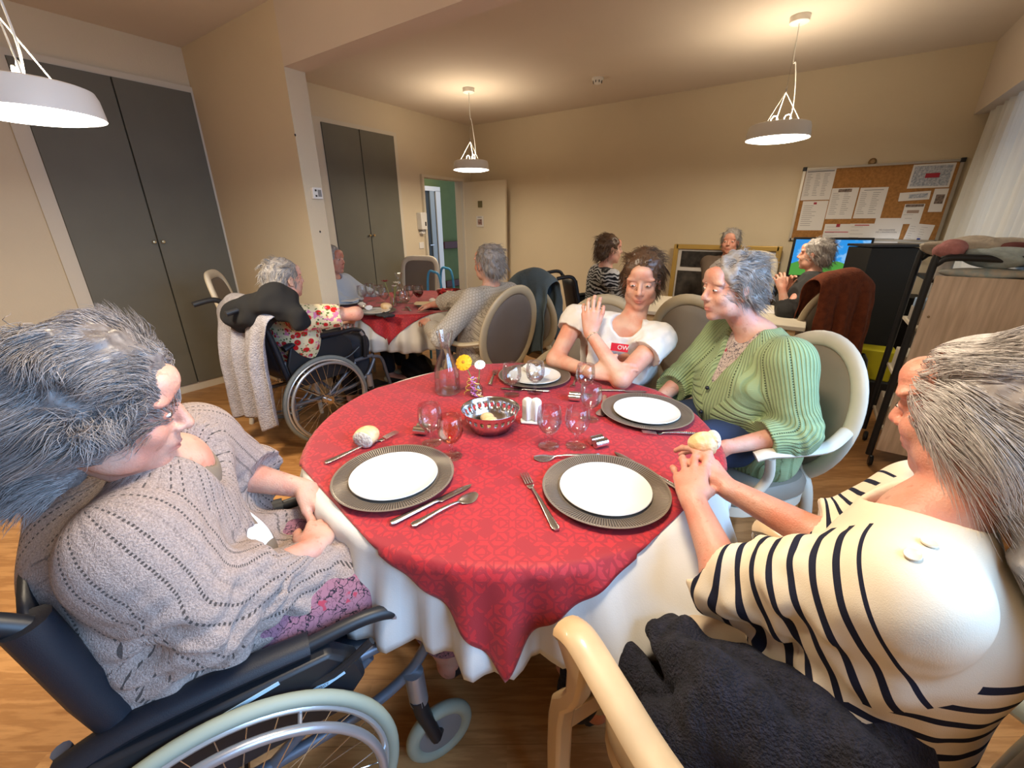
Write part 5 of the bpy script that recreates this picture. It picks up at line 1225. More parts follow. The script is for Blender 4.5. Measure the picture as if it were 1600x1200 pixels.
def knit(name, c1, c2, kind, rough=.95, cool=0):
    """knitted garment materials; UV.x along the limb, UV.y around it (metres)"""
    m = bpy.data.materials.new(name); nt, ns, ln, b = nodes(m); g = G(nt); co = g.co(); sel = N(nt, 'ShaderNodeAttribute', attribute_name='sel').outputs['Fac']; part = g.m('LESS_THAN', sel, 0)
    ut, vt, _ = g.xyz(N(nt, 'ShaderNodeUVMap', uv_map='UVMap').outputs[0]); ua, va, _ = g.xyz(N(nt, 'ShaderNodeUVMap', uv_map='UVarm').outputs[0]); mixf = lambda a, b_: g.m('ADD', g.m('MULTIPLY', a, g.m('SUBTRACT', 1, part)), g.m('MULTIPLY', b_, part)); u = mixf(ut, ua); v = mixf(vt, va)
    n = g.noise(co, 60, 3); nf = g.noise(co, 600, 2)
    if kind == 'rib':
        r = g.tri(v, .0085); gr = g.step(r, .32, .22); st = g.tri(u, .004); hgt = g.m('ADD', g.m('MULTIPLY', gr, 1), g.m('MULTIPLY', st, .15))
        hol = g.m('MULTIPLY', g.m('LESS_THAN', g.m('ABSOLUTE', g.m('SUBTRACT', g.m('PINGPONG', g.m('ADD', v, .012), .085), .055)), .0016), g.m('LESS_THAN', g.m('FRACT', g.m('DIVIDE', u, .009)), .38))
        col = g.mix(g.m('MULTIPLY', g.m('SUBTRACT', 1, gr), .55), c4(c1), c4(c2)); col = g.mix(hol, col, (c2[0]*.15, c2[1]*.15, c2[2]*.15, 1)); s_, d_ = .9, .004
    elif kind == 'pointelle':
        fz = g.m('MULTIPLY', g.noise(co, 320, 3, .7), 1); vv = g.m('ADD', v, g.m('MULTIPLY', g.m('SINE', g.m('MULTIPLY', u, 700)), .0003))
        fr = g.m('FRACT', g.m('DIVIDE', vv, .017)); row = g.m('FLOOR', g.m('DIVIDE', vv, .017)); al = g.m('FRACT', g.m('ADD', g.m('DIVIDE', u, .0068), g.m('MULTIPLY', row, .5)))
        dash = g.m('MULTIPLY', g.m('LESS_THAN', g.m('ABSOLUTE', g.m('SUBTRACT', fr, .5)), .085), g.m('LESS_THAN', al, .5))
        on = g.m('GREATER_THAN', g.m('FRACT', g.m('DIVIDE', row, 3)), .1); dash = g.m('MULTIPLY', dash, g.m('ADD', .25, g.m('MULTIPLY', on, .6)))
        hgt = g.m('ADD', g.m('MULTIPLY', fz, 1.2), g.m('MULTIPLY', g.m('ABSOLUTE', g.m('SUBTRACT', fr, .5)), .8)); hgt = g.m('SUBTRACT', hgt, g.m('MULTIPLY', dash, 1.5))
        col = g.mix(g.step(fz, .5, .2), c4(c2), c4(c1)); col = g.mix(dash, col, (c2[0]*.12, c2[1]*.12, c2[2]*.12, 1)); s_, d_ = .9, .005
    elif kind == 'scale':
        row = g.m('FLOOR', g.m('DIVIDE', u, .017)); fu = g.m('FRACT', g.m('DIVIDE', u, .017)); fv = g.m('SUBTRACT', g.m('FRACT', g.m('ADD', g.m('DIVIDE', v, .018), g.m('MULTIPLY', row, .5))), .5)
        d = g.m('SQRT', g.m('ADD', g.m('MULTIPLY', fu, fu), g.m('MULTIPLY', g.m('MULTIPLY', fv, fv), 3.4))); ring = g.m('LESS_THAN', g.m('ABSOLUTE', g.m('SUBTRACT', d, .72)), .10)
        hgt = g.m('SUBTRACT', g.m('MULTIPLY', nf, .5), ring); col = g.mix(g.m('MULTIPLY', ring, .75), c4(c1), c4(c2)); s_, d_ = .6, .004
    elif kind == 'stripes':
        # sailor stripes start a hand's breadth below the shoulder on the body, lower on the sleeve
        isarm = g.m('GREATER_THAN', part, .5)
        p = g.m('FRACT', g.m('DIVIDE', u, .0315)); line = g.m('LESS_THAN', g.m('ABSOLUTE', g.m('SUBTRACT', p, .5)), .16)
        start = g.m('ADD', .150, g.m('MULTIPLY', isarm, -.135)); on = g.m('MULTIPLY', g.m('GREATER_THAN', u, start), g.m('LESS_THAN', u, g.m('ADD', 2, g.m('MULTIPLY', isarm, -1.635))))
        col = g.mix(g.m('MULTIPLY', line, on), c4(c1), c4(c2)); hgt = g.m('MULTIPLY', nf, .6); s_, d_ = .3, .002
    elif kind == 'floral':
        vo = N(nt, 'ShaderNodeTexVoronoi', i_Scale=22); ln.new(co, vo.inputs['Vector']); vo2 = N(nt, 'ShaderNodeTexVoronoi', i_Scale=48); ln.new(co, vo2.inputs['Vector'])
        f1 = g.step(vo.outputs['Distance'], .42, .04); f2 = g.step(vo2.outputs['Distance'], .28, .03)
        col = g.mix(f1, (.55, .012, .015, 1), (.72, .62, .38, 1)); col = g.mix(g.m('SUBTRACT', 1, f2), col, (.10, .16, .04, 1)); col = g.mix(g.step(g.noise(co, 26, 2), .62, .03), col, (.6, .2, .35, 1)); hgt = nf; s_, d_ = .1, .002
    elif kind == 'print':
        w1 = g.m('ABSOLUTE', g.m('SUBTRACT', g.noise(co, 42, 3), .5)); w2 = g.m('ABSOLUTE', g.m('SUBTRACT', g.noise(co, 75, 2), .5)); d1 = g.m('SUBTRACT', 1, g.step(w1, .018, .008)); d2 = g.m('MULTIPLY', g.m('SUBTRACT', 1, g.step(w2, .02, .008)), .5)
        col = g.mix(g.m('MAXIMUM', d1, d2), c4(c1), c4(c2)); col = g.mix(g.step(g.noise(co, 33, 2), .66, .02), col, (.35, .05, .08, 1)); hgt = nf; s_, d_ = .1, .002
    elif kind == 'zebra':
        x, y, z = g.xyz(co); w = g.m('SINE', g.m('ADD', g.m('MULTIPLY', z, 210), g.m('MULTIPLY', g.noise(co, 9, 2), 26)))
        col = g.mix(g.step(w, .1, .2), (.012, .012, .014, 1), (.50, .50, .50, 1)); hgt = nf; s_, d_ = .1, .002
    else:
        col = g.mix(g.step(n, .5, .2), c4(c1), c4(c2)); hgt = g.m('ADD', g.m('MULTIPLY', n, .5), nf); s_, d_ = .4, .003
    ln.new(col, b.inputs['Base Color']); b.inputs['Roughness'].default_value = rough; b.inputs['Sheen Weight'].default_value = .1 if kind != 'stripes' else .0; b.inputs['Specular IOR Level'].default_value = .2
    g.bump(hgt, b, s_, d_); return m
# ------------------------------------------------------------------ people
def seated(name_label, head, fwd, h, J, skin, scale=1.0, age=0, res=.005, hands=None, legs=True, headup=(0, 0, 1), foot=True, group=None, build=1.0):
    """J holds numpy joints: N, RS, LS, RE, LE, RW, LW, P (pelvis), C (chest), RK, LK, RA, LA"""
    H = Head(head, fwd, headup, .98*scale); t = empty('person', (0, 0, 0), 0, name_label, 'person', group)
    lat = nz(np.cross(A(h[0], h[1], 0), A(0, 0, 1))); hf = nz(A(h[0], h[1], 0)); q = scale*build
    S_ = Sdf(.025)
    S_.cone(J['P'], J['C'], .105*q, .105*q, w=1.4, side=lat, k=.04); S_.cone(J['C'], J['N'], .10*q, .06*scale, w=1.4, side=lat, k=.04)
    S_.cone(J['RS'], J['LS'], .052*scale, k=.04)
    S_.cone(J['N']-A(0, 0, .02), H.T((0, -.02, -.06)), .054*scale, .050*scale, k=.025)
    for s in 'RL':
        S_.cone(J[s+'S'], J[s+'E'], .047*scale, .039*scale); S_.cone(J[s+'E'], J[s+'W'], .040*scale, .024*scale, w=1.0)
        if legs:
            hp = J['P']+lat*(.085 if s == 'R' else -.085)*scale+A(0, 0, -.02)
            S_.cone(hp, J[s+'K'], .080*scale, .058*scale); S_.cone(J[s+'K'], J[s+'A'], .056*scale, .036*scale)
            S_.cone(J[s+'A']-A(0, 0, .03), J[s+'A']+hf*.16*scale-A(0, 0, .045), .036*scale, .026*scale)
    H.prims(S_, age)
    tips = {}
    for s, a in (hands or {}).items(): tips[s], _ = hand_prims(S_, J[s+'W'], left=(s == 'L'), s=scale, **a)
    V_, F = S_.mesh(res)
    loc = (V_-H.c)@H.R/H.s; lips = np.exp(-(((loc[:, 2]+.0635)/.0085)**2)-((loc[:, 0]/.023)**4)-(((loc[:, 1]-.092)/.014)**4))
    np_mesh('body', V_, F, skin, t, attrs={'lips': lips})
    H.eyes(t)
    return t, H, lat, hf
def garment(par, name, m, S_, res, bones, disp=None, mats=None, pick=None):
    V_, F = S_.mesh(res, disp); uv, uv2, sel = bones_uv(V_, bones)
    return np_mesh(name, V_, F, m, par, uv=uv, uv2=uv2, attrs={'sel': sel})
def folds(J, amp=.006, seed=1, elbows=('RE', 'LE'), extra=()):
    cs = [(np.asarray(J[e]), .10) for e in elbows]+[(np.asarray(c), r) for c, r in extra]
    def fn(P):
        o = wav(P, seed, 16, amp*.5)
        for c, r in cs:
            d = np.linalg.norm(P-c, axis=1); o += np.exp(-(d/r)**2)*wav(P, seed+3, 55, amp*1.1)
        return o
    return fn
def top_prims(J, lat, e, k=.03, bust=0, belly=0, hf=None, armr=(.058, .05, .038), tor=.115, cuff=(1.0, 1.0), low=0, w=1.42, shw=.06):
    S_ = Sdf(k); S_.cone(J['P']-A(0, 0, low), J['C'], (tor+belly)+e, tor+e, w=w, side=lat, k=.05); S_.cone(J['C'], J['N']-A(0, 0, .02), tor+e-.005, .062+e, w=w, side=lat, k=.05)
    S_.cone(J['RS'], J['LS'], shw+e, k=.05)
    if bust:
        for s in (-1, 1): S_.ell(J['C']*.75+J['P']*.25+hf*.085+lat*s*.075, .075+bust, k=.06)
    if belly: S_.ell(J['P']*.6+J['C']*.4+hf*.06, .12+belly, k=.06)
    for i, s in enumerate('RL'):
        S_.cone(J[s+'S'], J[s+'E'], armr[0]+e, armr[1]+e); W_ = J[s+'E']+(J[s+'W']-J[s+'E'])*cuff[i]
        S_.cone(J[s+'E'], W_, armr[1]+e, armr[2]+e, k=.02)
        ax = nz(J[s+'W']-J[s+'E']); S_.cone(W_+ax*.006, W_+ax*.16, (armr[2]+e)*1.9, (armr[2]+e)*1.9, k=.004, sub=True)   # cut the cuff square
    return S_
def top_bones(J, lat):
    hf = np.cross(A(0, 0, 1), lat)
    return ((J['N']+A(0, 0, .03), J['P'], hf, .13), [(J[s+'S'], J[s+'E'], J[s+'W']) for s in 'RL'])
def on_surface(o, px, py, out=.002):
    n = len(o.data.vertices); co = np.zeros(n*3, np.float32); o.data.vertices.foreach_get('co', co); co = co.reshape(-1, 3).astype(float)-A(0, 0, CH)
    z = co@CF; x = 800+FPX*(co@CR)/z; y = 600-FPX*(co@CU)/z; near = (np.hypot(x-px, y-py) < 7) & (z > 0); k = np.where(near)[0][np.argmin(z[near])]
    no = np.array(o.data.vertices[int(k)].normal); return co[k]+A(0, 0, CH)+no*out, no
SKIN1 = skin_mat('skin_fair_aged', (.60, .36, .27), .35); SKIN2 = skin_mat('skin_young', (.62, .37, .26), .08); SKIN3 = skin_mat('skin_ruddy', (.55, .30, .22), .4)

# ---- woman in the taupe cardigan (near left, wheelchair)
h1 = nz(A(.38, .925, 0)); r1 = A(h1[1], -h1[0], 0); B1 = A(-.965, .19, 0)
def L1(r, f, z): return B1+r1*r+h1*f+A(0, 0, z)
J = dict(N=L1(.0, .03, .955), RS=L1(.155, -.03, .895), LS=L1(-.17, .05, .925), C=L1(0, -.03, .80), P=L1(0, -.05, .60), RE=L1(.190, .04, .755), LE=L1(-.235, .12, .77), RW=L1(.095, .225, .722), LW=L1(-.12, .25, .745), RK=L1(.13, .42, .585), LK=L1(-.10, .42, .585), RA=L1(.11, .52, .17), LA=L1(-.09, .52, .17))
hd1 = np.array(PD(172, 640, .70)); 
pw1, H1, lat, hf = seated('grey-haired woman in a taupe knitted cardigan in the near left wheelchair, hands in lap', hd1, nz(h1*.93+r1*(.12)+A(0, 0, -.22)), h1, J, SKIN1, 1.0, 1, .0045,
    hands=dict(R=dict(xd=-r1*.85+h1*.42+A(0, 0, -.12), zd=A(0, 0, 1)+h1*.2, curls=(.45, .5, .55, .6), thumb=(.6, .2, .4)), L=dict(xd=r1*.75+h1*.45+A(0, 0, -.30), zd=A(0, 0, 1)+h1*.3, curls=(.4, .45, .5, .55), thumb=(.5, .2, .4))))
TAUPEK = knit('taupe_pointelle', (.54, .415, .355), (.31, .235, .20), 'pointelle')
S_ = top_prims(J, lat, .022, belly=.015, hf=hf, armr=(.066, .058, .046), tor=.125, cuff=(.93, .90), low=.03)
for s, kx in (('R', 1), ('L', -1)):
    S_.cone(J['P']+lat*kx*.10+A(0, 0, .03), J[s+'K']*.8+J['P']*.2+lat*kx*.0+A(0, 0, .035), .105, .075, k=.05)
S_.cone(J['RE']+A(0, 0, -.03), L1(.10, .02, .62), .06, .08, k=.05); S_.cone(J['RE']*.5+J['RW']*.5+A(0, 0, -.01), J['RK']*.55+J['P']*.45+A(0, 0, .05), .055, .07, k=.05); S_.cone(L1(-.10, -.13, .90), L1(.04, -.13, .80), .09, .08, k=.06)
S_.cone(J['N']+hf*.06+A(0, 0, .05), J['N']+hf*.19-A(0, 0, .04), .075, .085, w=1.0, side=lat, k=.02, sub=True)
S_.cone(J['N']+A(0, 0, .03), J['N']+A(0, 0, .10)+hf*.02, .060, .075, k=.02, sub=True)
S_.cone(J['N']+hf*.15-A(0, 0, .03), L1(-.05, .21, .73), .058, .055, w=1.3, side=lat, k=.015, sub=True)
garment(pw1, 'cardigan', TAUPEK, S_, .005, top_bones(J, lat), folds(J, .009, 2, extra=((J['RK']*.5+J['P']*.5, .18), (L1(.2, .0, .65), .12))))
S_ = Sdf(.03); S_.cone(J['P'], J['C'], .125, .120, w=1.42, side=lat, k=.05); S_.cone(J['C'], J['N']-A(0, 0, .03), .115, .07, w=1.42, side=lat, k=.05); S_.ell(J['P']*.6+J['C']*.4+hf*.06, .145, k=.06)
S_.cone(J['N']+hf*.06+A(0, 0, .05), J['N']+hf*.14+A(0, 0, .02), .050, .052, w=1.1, side=lat, k=.01, sub=True); S_.cone(J['N']+A(0, 0, .0), J['N']+A(0, 0, .10), .062, .07, k=.01, sub=True)
m = bpy.data.materials.new('scalloped_top'); nt, ns, ln, b = nodes(m); g = G(nt); u, v, _ = g.xyz(g.co('UV')); w_ = g.m('ADD', u, g.m('MULTIPLY', g.m('ABSOLUTE', g.m('SINE', g.m('MULTIPLY', v, 42))), .018)); f = g.m('LESS_THAN', g.m('ABSOLUTE', g.m('SUBTRACT', w_, .215)), .022)
ln.new(g.mix(f, (.22, .17, .12, 1), (.80, .80, .82, 1)), b.inputs['Base Color']); b.inputs['Roughness'].default_value = .9; g.bump(g.noise(g.co(), 500, 2), b, .5, .003)
garment(pw1, 'knitted_top', m, S_, .006, top_bones(J, lat))
S_ = Sdf(.03)
for s, kx in (('R', 1), ('L', -1)): S_.cone(J['P']+lat*kx*.085, J[s+'K']+A(0, 0, .0), .105, .082, k=.06); S_.cone(J[s+'K'], J[s+'A']+A(0, 0, .14), .082, .085, k=.05)
garment(pw1, 'patterned_skirt', knit('purple_pattern', (.28, .13, .17), (.025, .02, .03), 'print'), S_, .007, top_bones(J, lat))
MB().tube([J['RA']+A(0, 0, -.02), J['RA']+h1*.13+A(0, 0, -.03)], [.042, .034], 12).build('shoe', BLACKP, pw1); MB().tube([J['LA']+A(0, 0, -.02), J['LA']+h1*.13+A(0, 0, -.03)], [.042, .034], 12).build('shoe', BLACKP, pw1)
GH1 = hair_mat('dark_grey_hair', (.085, .072, .068), (.48, .425, .40), .45, 26)
cap1 = [((0, -.032, .048), (.096, .114, .094)), ((0, -.090, -.01), (.092, .076, .092)), ((0, -.080, -.085), (.080, .060, .060)), ((.0, -.02, .100), (.072, .080, .040)), ((.070, -.02, -.01), (.03, .05, .06)), ((-.070, -.02, -.01), (.03, .05, .06))]
def comb1(l): return np.stack([l[:, 0]*3, -1.2+0*l[:, 1], np.where(l[:, 1] > -.03, .45, -.5)-np.where(l[:, 2] < .0, .4, 0)], 1)
hair(pw1, H1, GH1, cap1, 20000, .075, comb1, curl=1.1, seed=4, rad=.0006, curlf=30, h=.005, lump_amp=.005, keep=lambda l: l[:, 1] < .075)
H1.brows(pw1, GH1)

# ---- woman in the striped top (near right)
h4 = nz(A(-.89, .455, 0)); r4 = A(h4[1], -h4[0], 0); B4 = A(.075, .735, 0)
def L4(r, f, z): return B4+r4*r+h4*f+A(0, 0, z)
hd4 = np.array(PD(1532, 645, .63))
J = dict(N=A(.232, .815, .955), RS=A(.262, .975, .90), LS=A(.197, .660, .925), C=A(.235, .795, .80), P=A(.205, .745, .60), LE=np.array(PZ(1135, 905, .775)), RE=np.array(PZ(1300, 850, .80)), LW=np.array(PZ(1082, 778, .835)), RW=np.array(PZ(1135, 762, .83)), RK=L4(.12, .30, .565), LK=L4(-.08, .27, .565), RA=L4(.12, .34, .10), LA=L4(-.09, .33, .10))
bread4 = np.array(PZ(1082, 678, .862))
pw4, H4, lat, hf = seated('white-haired woman in a navy-striped cream top, seated near right, holding bread', hd4, nz(h4*.93+A(0, 0, -.25)+r4*.10), h4, J, SKIN3, 1.0, 1, .0042,
    hands=dict(L=dict(xd=nz(bread4-J['LW'])+A(-.06, 0, .03), zd=-CF*.75+A(-.35, -.2, .1), curls=(.05, .06, .08, .12), spread=.15, bend2=2.2, thumb=(.35, .6, .3)),
               R=dict(xd=nz(bread4-J['RW'])+A(.02, 0, .0), zd=r4*.6+A(0, 0, .8), curls=(.35, .38, .42, .45), bend2=1.2, thumb=(.45, .35, .3))))
STRIPE = knit('navy_striped_jersey', (.68, .585, .44), (.012, .014, .03), 'stripes', .85)
S_ = top_prims(J, lat, .014, belly=.010, bust=.004, hf=hf, armr=(.064, .056, .045), tor=.125, cuff=(.62, .45), low=.05)
S_.cone(J['N']+A(0, 0, .0)+hf*.01, J['N']+A(0, 0, .12)+hf*.03, .066, .085, k=.012, sub=True)
st4 = garment(pw4, 'striped_top', STRIPE, S_, .0045, top_bones(J, lat), folds(J, .0065, 5, extra=((L4(-.1, -.1, .72), .14), (J['LE']*.6+J['LS']*.4, .09))))
for px, py in ((1427, 862), (1453, 845)):
    p, no = on_surface(st4, px, py, .001); q = Vector(no).to_track_quat('Z', 'Y').to_matrix()
    b_ = MB().lathe([(0, 0), (.0085, 0), (.0095, .0015), (.0088, .003), (.007, .0022), (0, .002)], seg=20); b_.xform(Matrix.Translation(p) @ q.to_4x4()); b_.build('button', mat('pearl_button', (.62, .55, .42), .25), st4)
S_ = Sdf(.03)
for s, kx in (('R', 1), ('L', -1)): S_.cone(J['P']+lat*kx*.085-A(0, 0, .02), J[s+'K'], .095, .068, k=.05); S_.cone(J[s+'K'], J[s+'A']+A(0, 0, .05), .068, .055, k=.04)
S_.cone(J['P'], J['P']+A(0, 0, -.02), .12, w=1.3, side=lat, k=.05)
garment(pw4, 'beige_trousers', mat('beige_cotton', (.42, .33, .23), .9, var=.05, bump=.1), S_, .008, top_bones(J, lat), folds(J, .008, 8, elbows=('RK', 'LK')))
for s in 'RL': MB().tube([J[s+'A']+A(0, 0, -.05), J[s+'A']+h4*.14+A(0, 0, -.065)], [.042, .032], 12).build('shoe', BLACKP, pw4)
GH4 = hair_mat('white_grey_hair', (.26, .23, .215), (.72, .68, .66), .4, 30)
cap4 = [((0, -.035, .035), (.082, .100, .088)), ((0, -.080, -.03), (.075, .060, .085)), ((0, -.085, -.12), (.070, .045, .08)), ((0, -.085, -.19), (.085, .040, .06))]
def comb4(l): return np.stack([l[:, 0]*2.5, np.where(l[:, 2] > .04, -1.0, -.75), np.where(l[:, 2] > .06, -.1, -.9)], 1)
hair(pw4, H4, GH4, cap4, 15000, .20, comb4, curl=.55, seed=9, rad=.00055, curlf=24, h=.005, lump_amp=.003, fall=.7, keep=lambda l: l[:, 1] < .045)
H4.brows(pw4, GH4)
_d = Sdf(); _tl, _ = hand_prims(_d, J['LW'], left=True, xd=nz(bread4-J['LW'])+A(-.06, 0, .03), zd=-CF*.75+A(-.35, -.2, .1), curls=(.05, .06, .08, .12), spread=.15, bend2=2.2, thumb=(.35, .6, .3))
bp = (_tl[0]+_tl[1]+_tl[2])/3+A(.012, .018, .022)
t = empty('bread_piece', tuple(bp), .6, 'bread roll with white crumb held in the hands of the woman in the striped top', 'bread')
lump('crust', (0, 0, 0), (.040, .032, .030), CRUST, 0, .15, 41, .02, t); lump('crumb', (.022, 0, .008), (.012, .026, .024), mat('white_crumb', (.80, .76, .66), .9, bump=.8, bscale=120), 0, .4, 42, None, t)
# dark wool shawl draped on her lap and chair seat
S_ = Sdf(.03)
q0 = np.array(PZ(1040, 985, .66)); q1 = np.array(PZ(1120, 1090, .68)); q2 = np.array(PD(1290, 1170, .62))
S_.cone(q0, q1, .032, .060, k=.04); S_.cone(q1, q2, .060, .085, k=.04); S_.cone(np.array(PZ(975, 1030, .56)), np.array(PZ(1060, 1150, .58)), .035, .055, k=.03); S_.cone(np.array(PZ(1060, 1150, .58)), q2-A(0, 0, .05), .055, .07, k=.03)
S_.cone(q1+A(.02, .05, .0), q2+A(.06, .06, .02), .045, .06, k=.03); S_.cone(np.array(PZ(900, 1000, .50)), np.array(PZ(905, 1080, .32)), .04, .06, k=.03); S_.cone(np.array(PZ(900, 1000, .50)), np.array(PZ(1000, 1080, .52)), .04, .05, k=.03)
V_, F = S_.mesh(.006, lambda P: wav(P, 3, 40, .006)+wav(P, 4, 20, .006)-.018*np.abs(np.sin((P@A(.55, .8, .1))*34+wav(P, 6, 12, 1.2)))+.009)
tag(np_mesh('wool_shawl', V_, F, mat('dark_navy_wool', (.006, .006, .010), .98, vcol=(.020, .020, .034), vscale=60, bump=1.0, bscale=220)), 'dark navy woollen garment heaped beside the striped-top woman on her chair seat', 'shawl')

# ---- woman in the green cardigan
h3 = nz(A(-.70, -.71, 0)); r3 = A(h3[1], -h3[0], 0); B3 = A(-.10, 1.83, 0)
def L3(r, f, z): return B3+r3*r+h3*f+A(0, 0, z)
hd3 = np.array(PD(1140, 450, 1.56))
J = dict(N=L3(.0, .02, 1.0), RS=L3(.17, .02, .95), LS=L3(-.175, .03, .945), C=L3(0, .01, .85), P=L3(0, -.02, .62), RE=L3(.23, .16, .74), LE=L3(-.265, .02, .715), RW=L3(.13, .33, .69), LW=L3(-.215, .25, .655), RK=L3(.11, .42, .60), LK=L3(-.11, .42, .60), RA=L3(.11, .45, .10), LA=L3(-.11, .45, .10))
pw3, H3, lat, hf = seated('woman in a green ribbed cardigan over a floral blouse, seated at the near table', hd3, nz(h3+A(0, 0, -.1)), h3, J, SKIN1, 1.0, 1, .006,
    hands=dict(L=dict(xd=h3*.7+r3*.25+A(0, 0, -.65), zd=-r3*.8+A(0, 0, .3), curls=(.4, .45, .5, .55)), R=dict(xd=h3-r3*.5, zd=A(0, 0, 1), curls=(.3, .35, .4, .4))))
GREENK = knit('green_rib_knit', (.30, .39, .20), (.16, .23, .10), 'rib')
S_ = top_prims(J, lat, .018, bust=.018, belly=.03, hf=hf, armr=(.064, .055, .047), tor=.125, cuff=(.90, .86), low=.06)
S_.cone(J['N']+hf*.10+A(0, 0, .03), J['N']+hf*.20-A(0, 0, .20), .085, .012, w=.9, f=1.2, side=lat, k=.010, sub=True); S_.cone(J['N'], J['N']+A(0, 0, .1)+hf*.03, .06, .08, k=.012, sub=True)
cg = garment(pw3, 'green_cardigan', GREENK, S_, .0055, top_bones(J, lat), folds(J, .008, 12))
S_ = top_prims(J, lat, .004, bust=.018, belly=.02, hf=hf, armr=(.055, .045, .035), tor=.118, cuff=(.4, .4)); S_.cone(J['N']+hf*.04+A(0, 0, .0), J['N']+hf*.09+A(0, 0, .05), .045, .05, k=.008, sub=True)
garment(pw3, 'floral_blouse', knit('floral_blouse', (.50, .42, .38), (.08, .07, .09), 'print'), S_, .007, top_bones(J, lat))
for z, f_ in ((.80, .205), (.70, .215)): MB().ell(tuple(L3(-.012, f_, z)), (.008, .008, .008)).build('button', BLACKP, cg)
S_ = Sdf(.03)
for s, kx in (('R', 1), ('L', -1)): S_.cone(J['P']+lat*kx*.085-A(0, 0, .02), J[s+'K'], .11, .08, k=.05); S_.cone(J[s+'K'], J[s+'A']+A(0, 0, .05), .075, .055, k=.04)
garment(pw3, 'dark_blue_trousers', mat('navy_cotton', (.02, .035, .08), .9), S_, .009, top_bones(J, lat))
def shoes(p, J, h):
    for s in 'RL': MB().tube([tuple(J[s+'A']-A(0, 0, .05)), tuple(J[s+'A']+h*.14*1-A(0, 0, .065))], [.043, .033], 12).build('shoe', BLACKP, p)
shoes(pw3, J, h3)
CAPS = [((0, -.028, .040), (.086, .104, .090)), ((0, -.070, -.02), (.078, .062, .075))]
def combS(l): return np.stack([l[:, 0]*5, np.where(l[:, 1] > .02, -1.0, -.6), np.where((l[:, 2] > .07) | (l[:, 1] > .03), .0, -.9)], 1)
GH3 = hair_mat('short_grey_hair', (.20, .18, .17), (.50, .47, .44), .5)
hair(pw3, H3, GH3, CAPS, 2500, .07, combS, curl=.5, seed=14, rad=.0009); H3.brows(pw3, GH3)

# ---- young woman in the white T-shirt
h2 = nz(A(.06, -1, 0)); r2 = A(h2[1], -h2[0], 0); B2 = A(-.76, 2.09, 0)
def L2(r, f, z): return B2+r2*r+h2*f+A(0, 0, z)
hd2 = np.array(PD(1003, 438, 1.86))
J = dict(N=np.array(PD(985, 512, 1.93)), RS=np.array(PD(900, 500, 2.02)), LS=np.array(PD(1030, 530, 1.86)), C=np.array(PD(965, 555, 2.00)), P=L2(-.04, -.02, .60), RE=np.array(PZ(868, 562, .79)), LE=np.array(PZ(970, 592, .79)), RW=np.array(PZ(925, 582, .80)), LW=np.array(PD(922, 520, 1.84)), RK=L2(.12, .40, .58), LK=L2(-.12, .40, .58), RA=L2(.11, .40, .10), LA=L2(-.11, .40, .10))
pw2, H2, lat, hf = seated('woman in a white T-shirt leaning on the near table, one hand on her shoulder', hd2, nz(A(.25, -1, -.25)), h2, J, SKIN2, 1.0, 0, .0045,
    hands=dict(L=dict(xd=A(-.10, .12, 1), zd=A(.3, -1, .15), curls=(.34, .36, .4, .44), spread=.08, bend2=1.6, thumb=(.45, .1, .3)), R=dict(xd=nz(J['LE']-J['RW'])+A(.0, .0, .25), zd=A(.3, -.8, .6), curls=(.12, .15, .2, .25), spread=.05, bend2=1.5, thumb=(.75, -.1, .5))))
TEE = mat('white_jersey', (.70, .68, .64), .9, bump=.15, bscale=250)
S_ = top_prims(J, lat, .012, bust=.012, belly=.01, hf=hf, armr=(.062, .058, .04), tor=.118, cuff=(1, 1)); 
S_ = Sdf(.03); S_.cone(J['P'], J['C'], .14, .135, w=1.35, side=lat, k=.05); S_.cone(J['C'], J['N']-A(0, 0, .03), .125, .075, w=1.42, side=lat, k=.05); S_.cone(J['RS'], J['LS'], .070, k=.05)
for s in (-1, 1): S_.ell(J['C']+hf*.085+lat*s*.07-A(0, 0, .03), .082, k=.06)
for s in 'RL':
    e = J[s+'S']+(J[s+'E']-J[s+'S'])*.80; S_.cone(J[s+'S'], e, .064, .078, w=1.05); ax = nz(J[s+'E']-J[s+'S']); S_.cone(e+ax*.02, e+ax*.3, .15, .15, k=.004, sub=True); S_.cone(e-ax*.01, e+ax*.1, .062, .07, k=.006, sub=True)
S_.cone(J['N']+hf*.03+A(0, 0, .01), J['N']+hf*.10+A(0, 0, .06), .058, .075, k=.010, sub=True)
tee = garment(pw2, 't_shirt', TEE, S_, .0055, top_bones(J, lat), folds(J, .005, 22, elbows=('RS', 'LS'), extra=((J['C'], .18),)))
S_ = Sdf(.03)
for s, kx in (('R', 1), ('L', -1)): S_.cone(J['P']+lat*kx*.085-A(0, 0, .02), J[s+'K'], .10, .07, k=.05); S_.cone(J[s+'K'], J[s+'A']+A(0, 0, .05), .065, .05, k=.04)
garment(pw2, 'black_trousers', mat('black_cotton', (.012, .012, .014), .9), S_, .010, top_bones(J, lat)); shoes(pw2, J, h2)
